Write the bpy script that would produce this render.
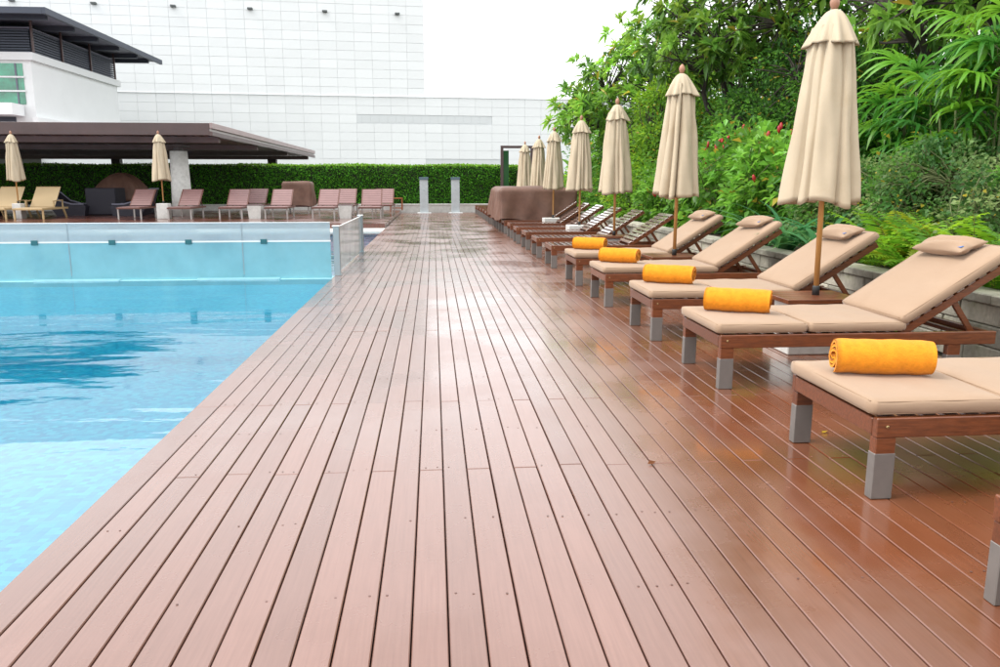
import bpy, bmesh, math, random
import numpy as np
from mathutils import Vector, Matrix, Euler
R = math.radians
random.seed(7); rng = np.random.default_rng(7)
for o in list(bpy.data.objects): bpy.data.objects.remove(o)
S = bpy.context.scene; C = S.collection

# ------------------------------------------------------------------ camera
cam = bpy.data.cameras.new('camera'); cam.sensor_width = 36; cam.lens = 28.22
cam.clip_start = .05; cam.clip_end = 4000
co = bpy.data.objects.new('camera', cam); C.objects.link(co); S.camera = co
fw = Vector((.08213, .97863, -.18852)).normalized()
rt = fw.cross(Vector((0, 0, 1))).normalized(); up = rt.cross(fw)
co.matrix_world = Matrix(((rt.x, up.x, -fw.x, 0), (rt.y, up.y, -fw.y, 0), (rt.z, up.z, -fw.z, 1.3), (0, 0, 0, 1)))

# ------------------------------------------------------------------ world, sun, exposure
SUN_EL, SUN_AZ = R(56), R(-95)                  # azimuth from +Y, clockwise positive: sun high on the left
w = bpy.data.worlds.new('World'); S.world = w; w.use_nodes = True
nt = w.node_tree; bgn = nt.nodes['Background']
sky = nt.nodes.new('ShaderNodeTexSky'); sky.sky_type = 'NISHITA'; sky.sun_disc = False
sky.sun_elevation = SUN_EL; sky.sun_rotation = SUN_AZ; sky.air_density = 1; sky.dust_density = 4; sky.ozone_density = 1
hs = nt.nodes.new('ShaderNodeHueSaturation'); hs.inputs['Saturation'].default_value = .10; hs.inputs['Value'].default_value = 1.0
mixw = nt.nodes.new('ShaderNodeMixRGB'); mixw.inputs[0].default_value = .72; mixw.inputs[2].default_value = (9.6, 9.8, 10.0, 1)
nt.links.new(sky.outputs[0], hs.inputs['Color']); nt.links.new(hs.outputs[0], mixw.inputs[1])
nt.links.new(mixw.outputs[0], bgn.inputs['Color']); bgn.inputs['Strength'].default_value = .12
sl = bpy.data.lights.new('sun', 'SUN'); sl.energy = 1.4; sl.angle = R(25); sl.color = (1, .96, .9)
so = bpy.data.objects.new('sun', sl); C.objects.link(so)
sd = Vector((math.sin(SUN_AZ)*math.cos(SUN_EL), math.cos(SUN_AZ)*math.cos(SUN_EL), math.sin(SUN_EL)))
so.rotation_euler = sd.to_track_quat('Z', 'Y').to_euler(); so.location = sd*60
S.view_settings.view_transform = 'Standard'; S.view_settings.look = 'None'
S.view_settings.gamma = 1; S.view_settings.use_curve_mapping = False; S.view_settings.exposure = 1.0
S.render.engine = 'CYCLES'
S.cycles.max_bounces = 8; S.cycles.transparent_max_bounces = 12

# ------------------------------------------------------------------ materials
M = {}
def nodes(m): return m.node_tree.nodes, m.node_tree.links
def mat(name, col, rough=.5, metal=0, spec=.5, ior=1.5, coat=0, coat_rough=.05, var=.0, nscale=8, bump=0, bscale=60, stretch=(1, 1, 1),
        objvar=0, dark=None, coords='Object', sheen=0, dirt=None, dscale=1.2, rvar=0):
    m = bpy.data.materials.new(name); m.use_nodes = True; N, Lk = nodes(m); b = N['Principled BSDF']
    b.inputs['Roughness'].default_value = rough; b.inputs['Metallic'].default_value = metal
    b.inputs['IOR'].default_value = ior; b.inputs['Specular IOR Level'].default_value = spec
    b.inputs['Coat Weight'].default_value = coat; b.inputs['Coat Roughness'].default_value = coat_rough
    b.inputs['Sheen Weight'].default_value = sheen
    tc = N.new('ShaderNodeTexCoord'); mp = N.new('ShaderNodeMapping'); mp.inputs['Scale'].default_value = stretch
    Lk.new(tc.outputs[coords], mp.inputs['Vector'])
    src = None
    if var or dark:
        n = N.new('ShaderNodeTexNoise'); n.inputs['Scale'].default_value = nscale; n.inputs['Detail'].default_value = 6; n.inputs['Roughness'].default_value = .62
        Lk.new(mp.outputs[0], n.inputs['Vector'])
        r = N.new('ShaderNodeValToRGB'); r.color_ramp.elements[0].position = .3; r.color_ramp.elements[1].position = .7
        d = dark if dark else tuple(c*(1-var) for c in col)
        r.color_ramp.elements[0].color = (*d, 1); r.color_ramp.elements[1].color = (*(min(1, c*(1+var*.5)) for c in col), 1)
        Lk.new(n.outputs['Fac'], r.inputs[0]); src = r.outputs[0]
        if rvar:
            mr = N.new('ShaderNodeMapRange'); mr.inputs[1].default_value = .3; mr.inputs[2].default_value = .7
            mr.inputs[3].default_value = rough-rvar; mr.inputs[4].default_value = rough+rvar
            Lk.new(n.outputs['Fac'], mr.inputs[0]); Lk.new(mr.outputs[0], b.inputs['Roughness'])
    if dirt:
        n2 = N.new('ShaderNodeTexNoise'); n2.inputs['Scale'].default_value = dscale; n2.inputs['Detail'].default_value = 8; n2.inputs['Roughness'].default_value = .7
        Lk.new(tc.outputs['Object'], n2.inputs['Vector'])
        r2 = N.new('ShaderNodeValToRGB'); r2.color_ramp.elements[0].position = .5; r2.color_ramp.elements[1].position = .72
        r2.color_ramp.elements[0].color = (0, 0, 0, 1); r2.color_ramp.elements[1].color = (.75, .75, .75, 1)
        Lk.new(n2.outputs['Fac'], r2.inputs[0])
        mx = N.new('ShaderNodeMixRGB'); Lk.new(r2.outputs[0], mx.inputs[0]); mx.inputs[2].default_value = (*dirt, 1)
        if src: Lk.new(src, mx.inputs[1])
        else: mx.inputs[1].default_value = (*col, 1)
        src = mx.outputs[0]
    if objvar:
        oi = N.new('ShaderNodeObjectInfo'); hv = N.new('ShaderNodeHueSaturation'); mr = N.new('ShaderNodeMapRange')
        mr.inputs[3].default_value = 1-objvar; mr.inputs[4].default_value = 1+objvar
        Lk.new(oi.outputs['Random'], mr.inputs[0]); Lk.new(mr.outputs[0], hv.inputs['Value'])
        if src: Lk.new(src, hv.inputs['Color'])
        else: hv.inputs['Color'].default_value = (*col, 1)
        src = hv.outputs[0]
    if src: Lk.new(src, b.inputs['Base Color'])
    else: b.inputs['Base Color'].default_value = (*col, 1)
    if bump:
        n = N.new('ShaderNodeTexNoise'); n.inputs['Scale'].default_value = bscale; n.inputs['Detail'].default_value = 4
        Lk.new(mp.outputs[0], n.inputs['Vector']); bp = N.new('ShaderNodeBump'); bp.inputs['Strength'].default_value = bump; bp.inputs['Distance'].default_value = .01
        Lk.new(n.outputs['Fac'], bp.inputs['Height']); Lk.new(bp.outputs[0], b.inputs['Normal'])
    M[name] = m; return m

# wet painted decking: fine grain, a water film whose gloss varies in puddles and dried patches
def deck_mat(name, col, lines=False, damp_reflection=None):
    m = bpy.data.materials.new(name); m.use_nodes = True; N, Lk = nodes(m); b = N['Principled BSDF']
    g = N.new('ShaderNodeNewGeometry'); oi = N.new('ShaderNodeObjectInfo')
    mp = N.new('ShaderNodeMapping'); mp.inputs['Scale'].default_value = (60, 2.2, 60); Lk.new(g.outputs['Position'], mp.inputs['Vector'])
    gr = N.new('ShaderNodeTexNoise'); gr.inputs['Scale'].default_value = 1.6; gr.inputs['Detail'].default_value = 5; gr.inputs['Distortion'].default_value = .4
    Lk.new(mp.outputs[0], gr.inputs['Vector'])
    wet = N.new('ShaderNodeTexNoise'); wet.inputs['Scale'].default_value = .9; wet.inputs['Detail'].default_value = 7; wet.inputs['Roughness'].default_value = .6
    Lk.new(g.outputs['Position'], wet.inputs['Vector'])
    cr = N.new('ShaderNodeValToRGB'); e = cr.color_ramp.elements
    e[0].position = .3; e[0].color = (col[0]*.88, col[1]*.86, col[2]*.85, 1); e[1].position = .7; e[1].color = (*col, 1)
    Lk.new(gr.outputs['Fac'], cr.inputs[0])
    hv = N.new('ShaderNodeHueSaturation'); mr = N.new('ShaderNodeMapRange'); mr.inputs[3].default_value = .90; mr.inputs[4].default_value = 1.10
    Lk.new(oi.outputs['Random'], mr.inputs[0]); Lk.new(mr.outputs[0], hv.inputs['Value']); Lk.new(cr.outputs[0], hv.inputs['Color'])
    wr = N.new('ShaderNodeMapRange'); wr.inputs[1].default_value = .42; wr.inputs[2].default_value = .60; wr.inputs[3].default_value = 0; wr.inputs[4].default_value = 1
    Lk.new(wet.outputs['Fac'], wr.inputs[0])
    # the last of the puddles: small thin patches of deeper colour
    mxc = N.new('ShaderNodeMixRGB'); mxc.blend_type = 'MULTIPLY'; mxc.inputs[2].default_value = (.86, .78, .72, 1)
    Lk.new(wr.outputs[0], mxc.inputs[0]); Lk.new(hv.outputs[0], mxc.inputs[1])
    out = mxc.outputs[0]
    if damp_reflection:                                  # damp, warm lounger side and pale walkway; sky and tree reflections put into colour
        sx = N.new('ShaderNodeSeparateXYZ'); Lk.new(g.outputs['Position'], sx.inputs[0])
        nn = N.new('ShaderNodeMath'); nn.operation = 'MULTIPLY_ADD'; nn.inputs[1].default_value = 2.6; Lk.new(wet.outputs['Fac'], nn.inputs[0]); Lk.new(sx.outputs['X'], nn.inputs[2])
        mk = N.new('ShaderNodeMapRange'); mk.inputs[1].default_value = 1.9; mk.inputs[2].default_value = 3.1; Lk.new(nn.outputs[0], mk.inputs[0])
        cs = N.new('ShaderNodeMixRGB'); cs.inputs[1].default_value = (*col, 1); cs.inputs[2].default_value = (*damp_reflection, 1); Lk.new(mk.outputs[0], cs.inputs[0])
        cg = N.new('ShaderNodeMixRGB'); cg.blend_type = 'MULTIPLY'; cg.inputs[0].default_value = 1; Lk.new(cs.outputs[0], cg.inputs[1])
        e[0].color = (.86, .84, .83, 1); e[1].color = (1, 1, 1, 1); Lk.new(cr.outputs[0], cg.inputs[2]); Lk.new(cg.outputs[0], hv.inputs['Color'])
    if lines:
        sp = N.new('ShaderNodeSeparateXYZ'); Lk.new(g.outputs['Position'], sp.inputs[0])
        mm = N.new('ShaderNodeMath'); mm.operation = 'MODULO'; ad = N.new('ShaderNodeMath'); ad.operation = 'ADD'; ad.inputs[1].default_value = 1000*.109
        Lk.new(sp.outputs['X'], ad.inputs[0]); Lk.new(ad.outputs[0], mm.inputs[0]); mm.inputs[1].default_value = .109
        lt = N.new('ShaderNodeMath'); lt.operation = 'LESS_THAN'; lt.inputs[1].default_value = .007; Lk.new(mm.outputs[0], lt.inputs[0])
        ml = N.new('ShaderNodeMixRGB'); ml.inputs[2].default_value = (.02, .01, .008, 1); Lk.new(lt.outputs[0], ml.inputs[0]); Lk.new(out, ml.inputs[1]); out = ml.outputs[0]
    Lk.new(out, b.inputs['Base Color'])
    r1 = N.new('ShaderNodeMapRange'); r1.inputs[3].default_value = .34; r1.inputs[4].default_value = .20
    Lk.new(wr.outputs[0], r1.inputs[0]); Lk.new(r1.outputs[0], b.inputs['Roughness'])
    b.inputs['IOR'].default_value = 1.5; b.inputs['Coat Weight'].default_value = .7; b.inputs['Coat IOR'].default_value = 1.5
    r2 = N.new('ShaderNodeMapRange'); r2.inputs[3].default_value = .24; r2.inputs[4].default_value = .10
    Lk.new(wr.outputs[0], r2.inputs[0]); Lk.new(r2.outputs[0], b.inputs['Coat Roughness'])
    bp = N.new('ShaderNodeBump'); bp.inputs['Strength'].default_value = .10; bp.inputs['Distance'].default_value = .004
    Lk.new(gr.outputs['Fac'], bp.inputs['Height']); Lk.new(bp.outputs[0], b.inputs['Normal'])
    M[name] = m
deck_mat('deck', (.216, .114, .089), damp_reflection=(.195, .068, .030)); deck_mat('deck_far', (.15, .052, .034), True)
mat('under', (.075, .026, .015), .9)
mat('hedgecore', (.02, .03, .012), .95)
mat('hedgeglass', (.02, .075, .03), .1, spec=.8)  # green is the mirrored hedge, put into the glass colour
mat('pergunder', (.27, .19, .20), .5, var=.2, nscale=1.5, objvar=.12)  # lighter than the fascia: light bounced off the deck put into the colour
mat('screw', (.16, .09, .075), .4, metal=.3)
mat('lwood', (.155, .044, .014), .34, spec=.5, coat=.25, coat_rough=.12, var=.45, nscale=5, stretch=(2, 14, 14), bump=.12, bscale=9, objvar=.18)
mat('lslat', (.22, .14, .12), .18, spec=.8, ior=1.7, coat=1, coat_rough=.1, var=.3, nscale=6, stretch=(14, 1, 14), objvar=.15)
mat('sleeve', (.205, .19, .177), .38, metal=.35, var=.12, nscale=10)
mat('bolt', (.45, .33, .16), .3, metal=1)
mat('cushion', (.335, .228, .152), .8, spec=.25, sheen=.15, var=.05, nscale=3, bump=.35, bscale=9, stretch=(1, .35, 1), dirt=(.30, .20, .13), dscale=2.2)
mat('piping', (.31, .21, .138), .8, spec=.2)
mat('tagblue', (.02, .16, .5), .5)
mat('towel', (.76, .272, .020), .95, spec=.05, sheen=.1, var=.16, nscale=40, bump=.5, bscale=210)
mat('canopy', (.50, .415, .30), .85, spec=.15, var=.06, nscale=4, bump=.06, bscale=220, dirt=(.44, .355, .24), dscale=3)
mat('pole', (.50, .25, .075), .4, spec=.5, coat=.3, var=.25, nscale=4, stretch=(8, 8, .8), objvar=.08)
mat('finial', (.38, .19, .12), .45, var=.2, nscale=14)
mat('concrete', (.62, .61, .58), .7, var=.14, nscale=9, bump=.1, bscale=60, dirt=(.40, .39, .36), dscale=4)
mat('ledge', (.34, .62, .68), .6, var=.1)
mat('rubber', (.02, .02, .02), .6)
mat('stone', (.40, .38, .31), .8, var=.35, nscale=7, bump=.6, bscale=30, objvar=.22, dirt=(.20, .21, .13), dscale=3.0)
mat('mortar', (.13, .12, .09), .95)
mat('soil', (.05, .035, .02), 1, var=.5, nscale=6)
mat('ground', (.10, .11, .08), .95, var=.3, nscale=.2)
mat('bark', (.045, .036, .028), .9, var=.5, nscale=6, stretch=(3, 3, .6), bump=.5, bscale=14)
mat('stem', (.10, .12, .04), .8, var=.3)
mat('tile', (.045, .50, .73), .35, var=.35, nscale=30, coords='Generated')
mat('steel', (.30, .36, .38), .28, metal=.7)
mat('steelwhite', (.75, .77, .77), .35)
mat('teal', (.008, .11, .13), .4)
mat('tarp', (.15, .077, .054), .55, spec=.4, var=.25, nscale=5, bump=.35, bscale=7)
mat('tarptop', (.42, .38, .36), .5, var=.2, nscale=4)
mat('wicker', (.028, .026, .038), .6, spec=.4, var=.4, nscale=60, bump=.6, bscale=90)
mat('teak', (.48, .34, .17), .55, var=.15, nscale=6)
mat('tsling', (.50, .37, .21), .75)
mat('sling', (.22, .118, .112), .45, spec=.6, var=.10, nscale=4)
mat('brownmetal', (.13, .05, .035), .45)
mat('lightmetal', (.38, .35, .33), .4, metal=.2)
mat('perg', (.085, .047, .044), .5, spec=.5, coat=.2, var=.2, nscale=1.5, objvar=.1)
mat('pergdark', (.05, .038, .04), .6)
mat('pergsheen', (.33, .24, .23), .35, spec=.6, var=.2, nscale=1.2)  # wet fascia board, its sky reflection put into the lighter colour
mat('white_render', (.80, .82, .82), .8, var=.03, nscale=.7)
mat('panel', (.81, .83, .83), .55, var=.025, nscale=.5, objvar=.03)
mat('joint', (.755, .775, .78), .8)
mat('grille', (.42, .44, .45), .7)
mat('greyband', (.66, .685, .69), .7)
mat('lamp', (.10, .11, .11), .5)
mat('bluegrey', (.065, .075, .10), .5, metal=.3)
mat('bluegreyl', (.16, .16, .21), .5)
mat('greenglass', (.03, .30, .17), .08, spec=.9, var=.6, nscale=1.3, coat=.6)
mat('showertile', (.42, .46, .48), .35, spec=.6, var=.15, nscale=5)
mat('showercap', (.08, .13, .16), .3)
mat('redwood', (.30, .085, .025), .5, var=.2)
mat('gatemetal', (.075, .045, .045), .45)
mat('flower', (.36, .012, .012), .5, var=.3, nscale=30)
mat('petal', (.85, .84, .75), .6)

def leaf_mat(name, trans=.42, rough=.4, spec=.5):
    m = bpy.data.materials.new(name); m.use_nodes = True; N, Lk = nodes(m); b = N['Principled BSDF']; o = N['Material Output']
    at = N.new('ShaderNodeAttribute'); at.attribute_name = 'Col'
    oi = N.new('ShaderNodeObjectInfo'); hv = N.new('ShaderNodeHueSaturation'); mr = N.new('ShaderNodeMapRange'); mr.inputs[3].default_value = .8; mr.inputs[4].default_value = 1.2
    Lk.new(oi.outputs['Random'], mr.inputs[0]); Lk.new(mr.outputs[0], hv.inputs['Value']); Lk.new(at.outputs['Color'], hv.inputs['Color'])
    Lk.new(hv.outputs[0], b.inputs['Base Color']); b.inputs['Roughness'].default_value = rough; b.inputs['Specular IOR Level'].default_value = spec
    t = N.new('ShaderNodeBsdfTranslucent'); h2 = N.new('ShaderNodeHueSaturation'); h2.inputs['Hue'].default_value = .485; h2.inputs['Value'].default_value = 1.7
    Lk.new(hv.outputs[0], h2.inputs['Color']); Lk.new(h2.outputs[0], t.inputs['Color'])
    mx = N.new('ShaderNodeMixShader'); mx.inputs[0].default_value = trans
    Lk.new(b.outputs[0], mx.inputs[1]); Lk.new(t.outputs[0], mx.inputs[2]); Lk.new(mx.outputs[0], o.inputs['Surface'])
    M[name] = m
leaf_mat('leaf', .42, .5, .3); leaf_mat('leaf_gloss', .4, .36, .4); leaf_mat('leaf_hedge', .3, .5, .3)

def water_mat():
    m = bpy.data.materials.new('water'); m.use_nodes = True; N, Lk = nodes(m); N.remove(N['Principled BSDF']); o = N['Material Output']
    g = N.new('ShaderNodeNewGeometry')
    mp = N.new('ShaderNodeMapping'); mp.inputs['Scale'].default_value = (.55, 1.5, 1); mp.inputs['Rotation'].default_value = (0, 0, R(14)); Lk.new(g.outputs['Position'], mp.inputs['Vector'])
    n1 = N.new('ShaderNodeTexNoise'); n1.inputs['Scale'].default_value = 1.1; n1.inputs['Detail'].default_value = 2; n1.inputs['Distortion'].default_value = .5; Lk.new(mp.outputs[0], n1.inputs['Vector'])
    n2 = N.new('ShaderNodeTexNoise'); n2.inputs['Scale'].default_value = 9; n2.inputs['Detail'].default_value = 2; Lk.new(mp.outputs[0], n2.inputs['Vector'])
    b1 = N.new('ShaderNodeBump'); b1.inputs['Strength'].default_value = .22; b1.inputs['Distance'].default_value = .05; Lk.new(n1.outputs['Fac'], b1.inputs['Height'])
    b2 = N.new('ShaderNodeBump'); b2.inputs['Strength'].default_value = .04; b2.inputs['Distance'].default_value = .02; Lk.new(n2.outputs['Fac'], b2.inputs['Height']); Lk.new(b1.outputs[0], b2.inputs['Normal'])
    fr = N.new('ShaderNodeFresnel'); fr.inputs['IOR'].default_value = 2.05; Lk.new(b2.outputs[0], fr.inputs['Normal'])
    gl = N.new('ShaderNodeBsdfGlossy'); gl.inputs['Roughness'].default_value = .03; gl.inputs['Color'].default_value = (1, 1, 1, 1); Lk.new(b2.outputs[0], gl.inputs['Normal'])
    tr = N.new('ShaderNodeBsdfTransparent'); tr.inputs['Color'].default_value = (.86, 1, 1, 1)
    mx = N.new('ShaderNodeMixShader'); Lk.new(fr.outputs[0], mx.inputs[0]); Lk.new(tr.outputs[0], mx.inputs[1]); Lk.new(gl.outputs[0], mx.inputs[2]); Lk.new(mx.outputs[0], o.inputs['Surface'])
    M['water'] = m
water_mat()
def tile_mat():
    m = M['tile']; N, Lk = nodes(m); b = N['Principled BSDF']
    g = N.new('ShaderNodeNewGeometry'); v = N.new('ShaderNodeTexVoronoi'); v.distance = 'CHEBYCHEV'; v.inputs['Scale'].default_value = 16; v.inputs['Randomness'].default_value = .25
    Lk.new(g.outputs['Position'], v.inputs['Vector']); r = N.new('ShaderNodeValToRGB'); e = r.color_ramp.elements
    e[0].color = (.02, .50, .76, 1); e[1].color = (.07, .76, .94, 1)
    sp = N.new('ShaderNodeSeparateXYZ'); Lk.new(v.outputs['Color'], sp.inputs[0]); Lk.new(sp.outputs[0], r.inputs[0]); Lk.new(r.outputs[0], b.inputs['Base Color'])
tile_mat()
def glass_mat(name, tint, haze, hazecol):  # diffuse share paints pale reflected sky and haze into the panes
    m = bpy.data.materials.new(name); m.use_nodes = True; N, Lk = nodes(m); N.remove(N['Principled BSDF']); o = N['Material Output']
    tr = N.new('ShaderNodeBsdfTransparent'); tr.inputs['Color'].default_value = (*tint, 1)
    df = N.new('ShaderNodeBsdfDiffuse'); df.inputs['Color'].default_value = (*hazecol, 1); tl = N.new('ShaderNodeBsdfTranslucent'); tl.inputs['Color'].default_value = (*hazecol, 1)
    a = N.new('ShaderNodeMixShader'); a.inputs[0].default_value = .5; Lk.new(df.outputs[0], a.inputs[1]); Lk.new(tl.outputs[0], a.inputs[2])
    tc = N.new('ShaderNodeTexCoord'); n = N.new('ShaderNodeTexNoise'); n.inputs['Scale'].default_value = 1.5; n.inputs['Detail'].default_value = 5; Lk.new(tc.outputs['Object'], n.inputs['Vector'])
    mr = N.new('ShaderNodeMapRange'); mr.inputs[1].default_value = .3; mr.inputs[2].default_value = .7; mr.inputs[3].default_value = haze*.75; mr.inputs[4].default_value = min(1, haze*1.25); Lk.new(n.outputs['Fac'], mr.inputs[0])
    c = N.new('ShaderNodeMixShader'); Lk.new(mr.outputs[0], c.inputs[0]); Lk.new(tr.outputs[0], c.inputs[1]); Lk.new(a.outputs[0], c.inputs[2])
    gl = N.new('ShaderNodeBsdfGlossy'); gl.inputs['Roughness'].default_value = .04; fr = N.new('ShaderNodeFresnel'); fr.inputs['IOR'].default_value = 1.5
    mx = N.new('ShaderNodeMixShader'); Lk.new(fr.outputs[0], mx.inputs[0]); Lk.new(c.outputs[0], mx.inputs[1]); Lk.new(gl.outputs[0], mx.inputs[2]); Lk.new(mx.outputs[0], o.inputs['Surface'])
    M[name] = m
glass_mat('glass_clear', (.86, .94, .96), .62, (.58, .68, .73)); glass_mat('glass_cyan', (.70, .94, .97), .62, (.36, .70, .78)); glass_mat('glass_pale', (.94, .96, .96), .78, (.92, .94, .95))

# ------------------------------------------------------------------ mesh helpers
def raw(name, V, F, m, parent=None, smooth=False):
    me = bpy.data.meshes.new(name); me.from_pydata([tuple(v) for v in V], [], F); me.materials.append(M[m])
    if smooth: me.polygons.foreach_set('use_smooth', [True]*len(me.polygons))
    me.update(); o = bpy.data.objects.new(name, me); C.objects.link(o)
    if parent: o.parent = parent
    return o
def quads(name, V, F, m, col=None, parent=None, smooth=False):
    V = np.asarray(V, np.float32); F = np.asarray(F, np.int32); me = bpy.data.meshes.new(name)
    me.vertices.add(len(V)); me.vertices.foreach_set('co', V.ravel()); me.loops.add(F.size); me.loops.foreach_set('vertex_index', F.ravel())
    me.polygons.add(len(F)); me.polygons.foreach_set('loop_start', np.arange(0, F.size, F.shape[1], dtype=np.int32))
    if smooth: me.polygons.foreach_set('use_smooth', np.ones(len(F), bool))
    me.update(calc_edges=True); me.materials.append(M[m])
    if col is not None:
        a = me.color_attributes.new('Col', 'FLOAT_COLOR', 'POINT'); c = np.ones((len(V), 4), np.float32); c[:, :3] = col; a.data.foreach_set('color', c.ravel())
    o = bpy.data.objects.new(name, me); C.objects.link(o)
    if parent: o.parent = parent
    return o
class MB:
    def __init__(s): s.V = []; s.F = []
    def add(s, V, F, T=None):
        b = len(s.V); s.V += [tuple(T @ Vector(v)) if T else tuple(v) for v in V]; s.F += [tuple(i+b for i in f) for f in F]; return s
    def box(s, a, b, T=None):
        (x0, y0, z0), (x1, y1, z1) = a, b
        return s.add([(x0, y0, z0), (x1, y0, z0), (x1, y1, z0), (x0, y1, z0), (x0, y0, z1), (x1, y0, z1), (x1, y1, z1), (x0, y1, z1)],
                     [(0, 3, 2, 1), (4, 5, 6, 7), (0, 1, 5, 4), (1, 2, 6, 5), (2, 3, 7, 6), (3, 0, 4, 7)], T)
    def cbox(s, a, b, c=.004, T=None):          # box with chamfered edges
        V = []; ix = {}
        lo, hi = a, b
        for sx in (0, 1):
            for sy in (0, 1):
                for sz in (0, 1):
                    for ax in range(3):
                        p = [(lo, hi)[q][i] for i, q in enumerate((sx, sy, sz))]
                        for i, q in enumerate((sx, sy, sz)):
                            if i != ax: p[i] += c if q == 0 else -c
                        ix[(sx, sy, sz, ax)] = len(V); V.append(tuple(p))
        F = []
        def q(l): F.append(tuple(ix[i] for i in l))
        for ax in range(3):
            u, v = [i for i in range(3) if i != ax]
            for sd_ in (0, 1):
                l = []
                for (p, r_) in ((0, 0), (1, 0), (1, 1), (0, 1)):
                    k = [0, 0, 0]; k[ax] = sd_; k[u] = p; k[v] = r_; l.append((*k, ax))
                flip = (sd_ == 0) ^ (ax == 1)
                q(l[::-1] if flip else l)
        for e_ in range(3):
            u, v = [i for i in range(3) if i != e_]
            for p in (0, 1):
                for r_ in (0, 1):
                    k0 = [0, 0, 0]; k0[u] = p; k0[v] = r_; k1 = list(k0); k1[e_] = 1
                    q([(*k0, u), (*k1, u), (*k1, v), (*k0, v)])
        for sx in (0, 1):
            for sy in (0, 1):
                for sz in (0, 1): q([(sx, sy, sz, 0), (sx, sy, sz, 1), (sx, sy, sz, 2)])
        return s.add(V, F, T)
    def bar(s, p0, p1, w_, t_, upv=(0, 0, 1), c=.003):
        p0, p1 = Vector(p0), Vector(p1); d = p1-p0; L = d.length; d.normalize(); x = d.cross(Vector(upv))
        if x.length < 1e-4: x = d.cross(Vector((1, 0, 0)))
        x.normalize(); z = x.cross(d)
        T = Matrix(((x.x, d.x, z.x, p0.x), (x.y, d.y, z.y, p0.y), (x.z, d.z, z.z, p0.z), (0, 0, 0, 1)))
        return s.cbox((-w_/2, 0, -t_/2), (w_/2, L, t_/2), c, T)
    def tube(s, p0, p1, r0, r1=None, n=10, cap=True):
        r1 = r0 if r1 is None else r1; p0, p1 = Vector(p0), Vector(p1); d = (p1-p0).normalized()
        a = d.orthogonal().normalized(); b = d.cross(a); V = []; F = []
        for p, r in ((p0, r0), (p1, r1)):
            for i in range(n): t = 2*math.pi*i/n; V.append(p+a*r*math.cos(t)+b*r*math.sin(t))
        for i in range(n): F.append((i, (i+1) % n, n+(i+1) % n, n+i))
        if cap: F += [tuple(range(n))[::-1], tuple(range(n, 2*n))]
        return s.add(V, F)
    def lathe(s, prof, n=16, c=(0, 0, 0)):
        V = []; F = []
        for r, z in prof:
            for i in range(n): t = 2*math.pi*i/n; V.append((c[0]+r*math.cos(t), c[1]+r*math.sin(t), c[2]+z))
        for k in range(len(prof)-1):
            for i in range(n): F.append((k*n+i, k*n+(i+1) % n, (k+1)*n+(i+1) % n, (k+1)*n+i))
        F += [tuple(range(n))[::-1], tuple((len(prof)-1)*n+i for i in range(n))]
        return s.add(V, F)
    def build(s, name, m, parent=None, smooth=False, fix=True):
        o = raw(name, s.V, s.F, m, parent, smooth)
        if fix:
            bm = bmesh.new(); bm.from_mesh(o.data); bmesh.ops.recalc_face_normals(bm, faces=bm.faces); bm.to_mesh(o.data); bm.free()
        return o
def thing(name, label, cat, loc=(0, 0, 0), rz=0, group=None):
    o = bpy.data.objects.new(name, None); C.objects.link(o); o.location = loc; o.rotation_euler = (0, 0, rz); o.empty_display_size = .1
    return tag(o, label, cat, group)
def tag(o, label, cat, group=None):
    o['label'] = label; o['category'] = cat
    if group: o['group'] = group
    return o
def struct(o): o['kind'] = 'structure'; return o
def stuff(o): o['kind'] = 'stuff'; return o
def kids(o): return [c for c in C.objects if c.parent == o]
def dup(root, loc, rz=None, label=None, group=None):
    def cp(o, par):
        c = o.copy(); C.objects.link(c); c.parent = par
        for ch in list(o.children): cp(ch, c)
        return c
    r = cp(root, None); r.location = loc
    if rz is not None: r.rotation_euler = (0, 0, rz)
    if label: r['label'] = label
    if group: r['group'] = group
    return r
ORD = ['first', 'second', 'third', 'fourth', 'fifth', 'sixth', 'seventh', 'eighth', 'ninth', 'tenth', 'eleventh', 'twelfth', 'thirteenth', 'fourteenth']

# ------------------------------------------------------------------ ground, pool, deck
PX = -1.42                                      # pool edge
PY1 = 22.0                                      # far end of the pool
gm = MB(); gm.box((-900, -900, -1.9), (900, 1500, -1.7)); struct(gm.build('ground', 'ground'))
pm = MB()                                       # basin: floor and four walls, one shell
pm.box((-30, -6, -1.45), (PX, PY1, -1.25)); pm.box((PX, -6, -1.45), (PX+.15, PY1, -.055)); pm.box((-30, PY1, -1.45), (PX+.15, PY1+.2, -.10)); pm.box((-30.2, -6, -1.45), (-30, PY1+.2, -.02)); pm.box((-30, -6.2, -1.45), (PX, -6, -.02))
struct(pm.build('pool_basin', 'tile'))
wm = raw('pool_water', [(-30, -6, -.045), (PX+.02, -6, -.045), (PX+.02, PY1, -.045), (-30, PY1, -.045)], [(0, 1, 2, 3)], 'water'); struct(wm)
lm = MB(); lm.box((-30.2, PY1, -.09), (PX, 23.6, -.012)); struct(lm.build('pool_ledge', 'concrete'))

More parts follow.
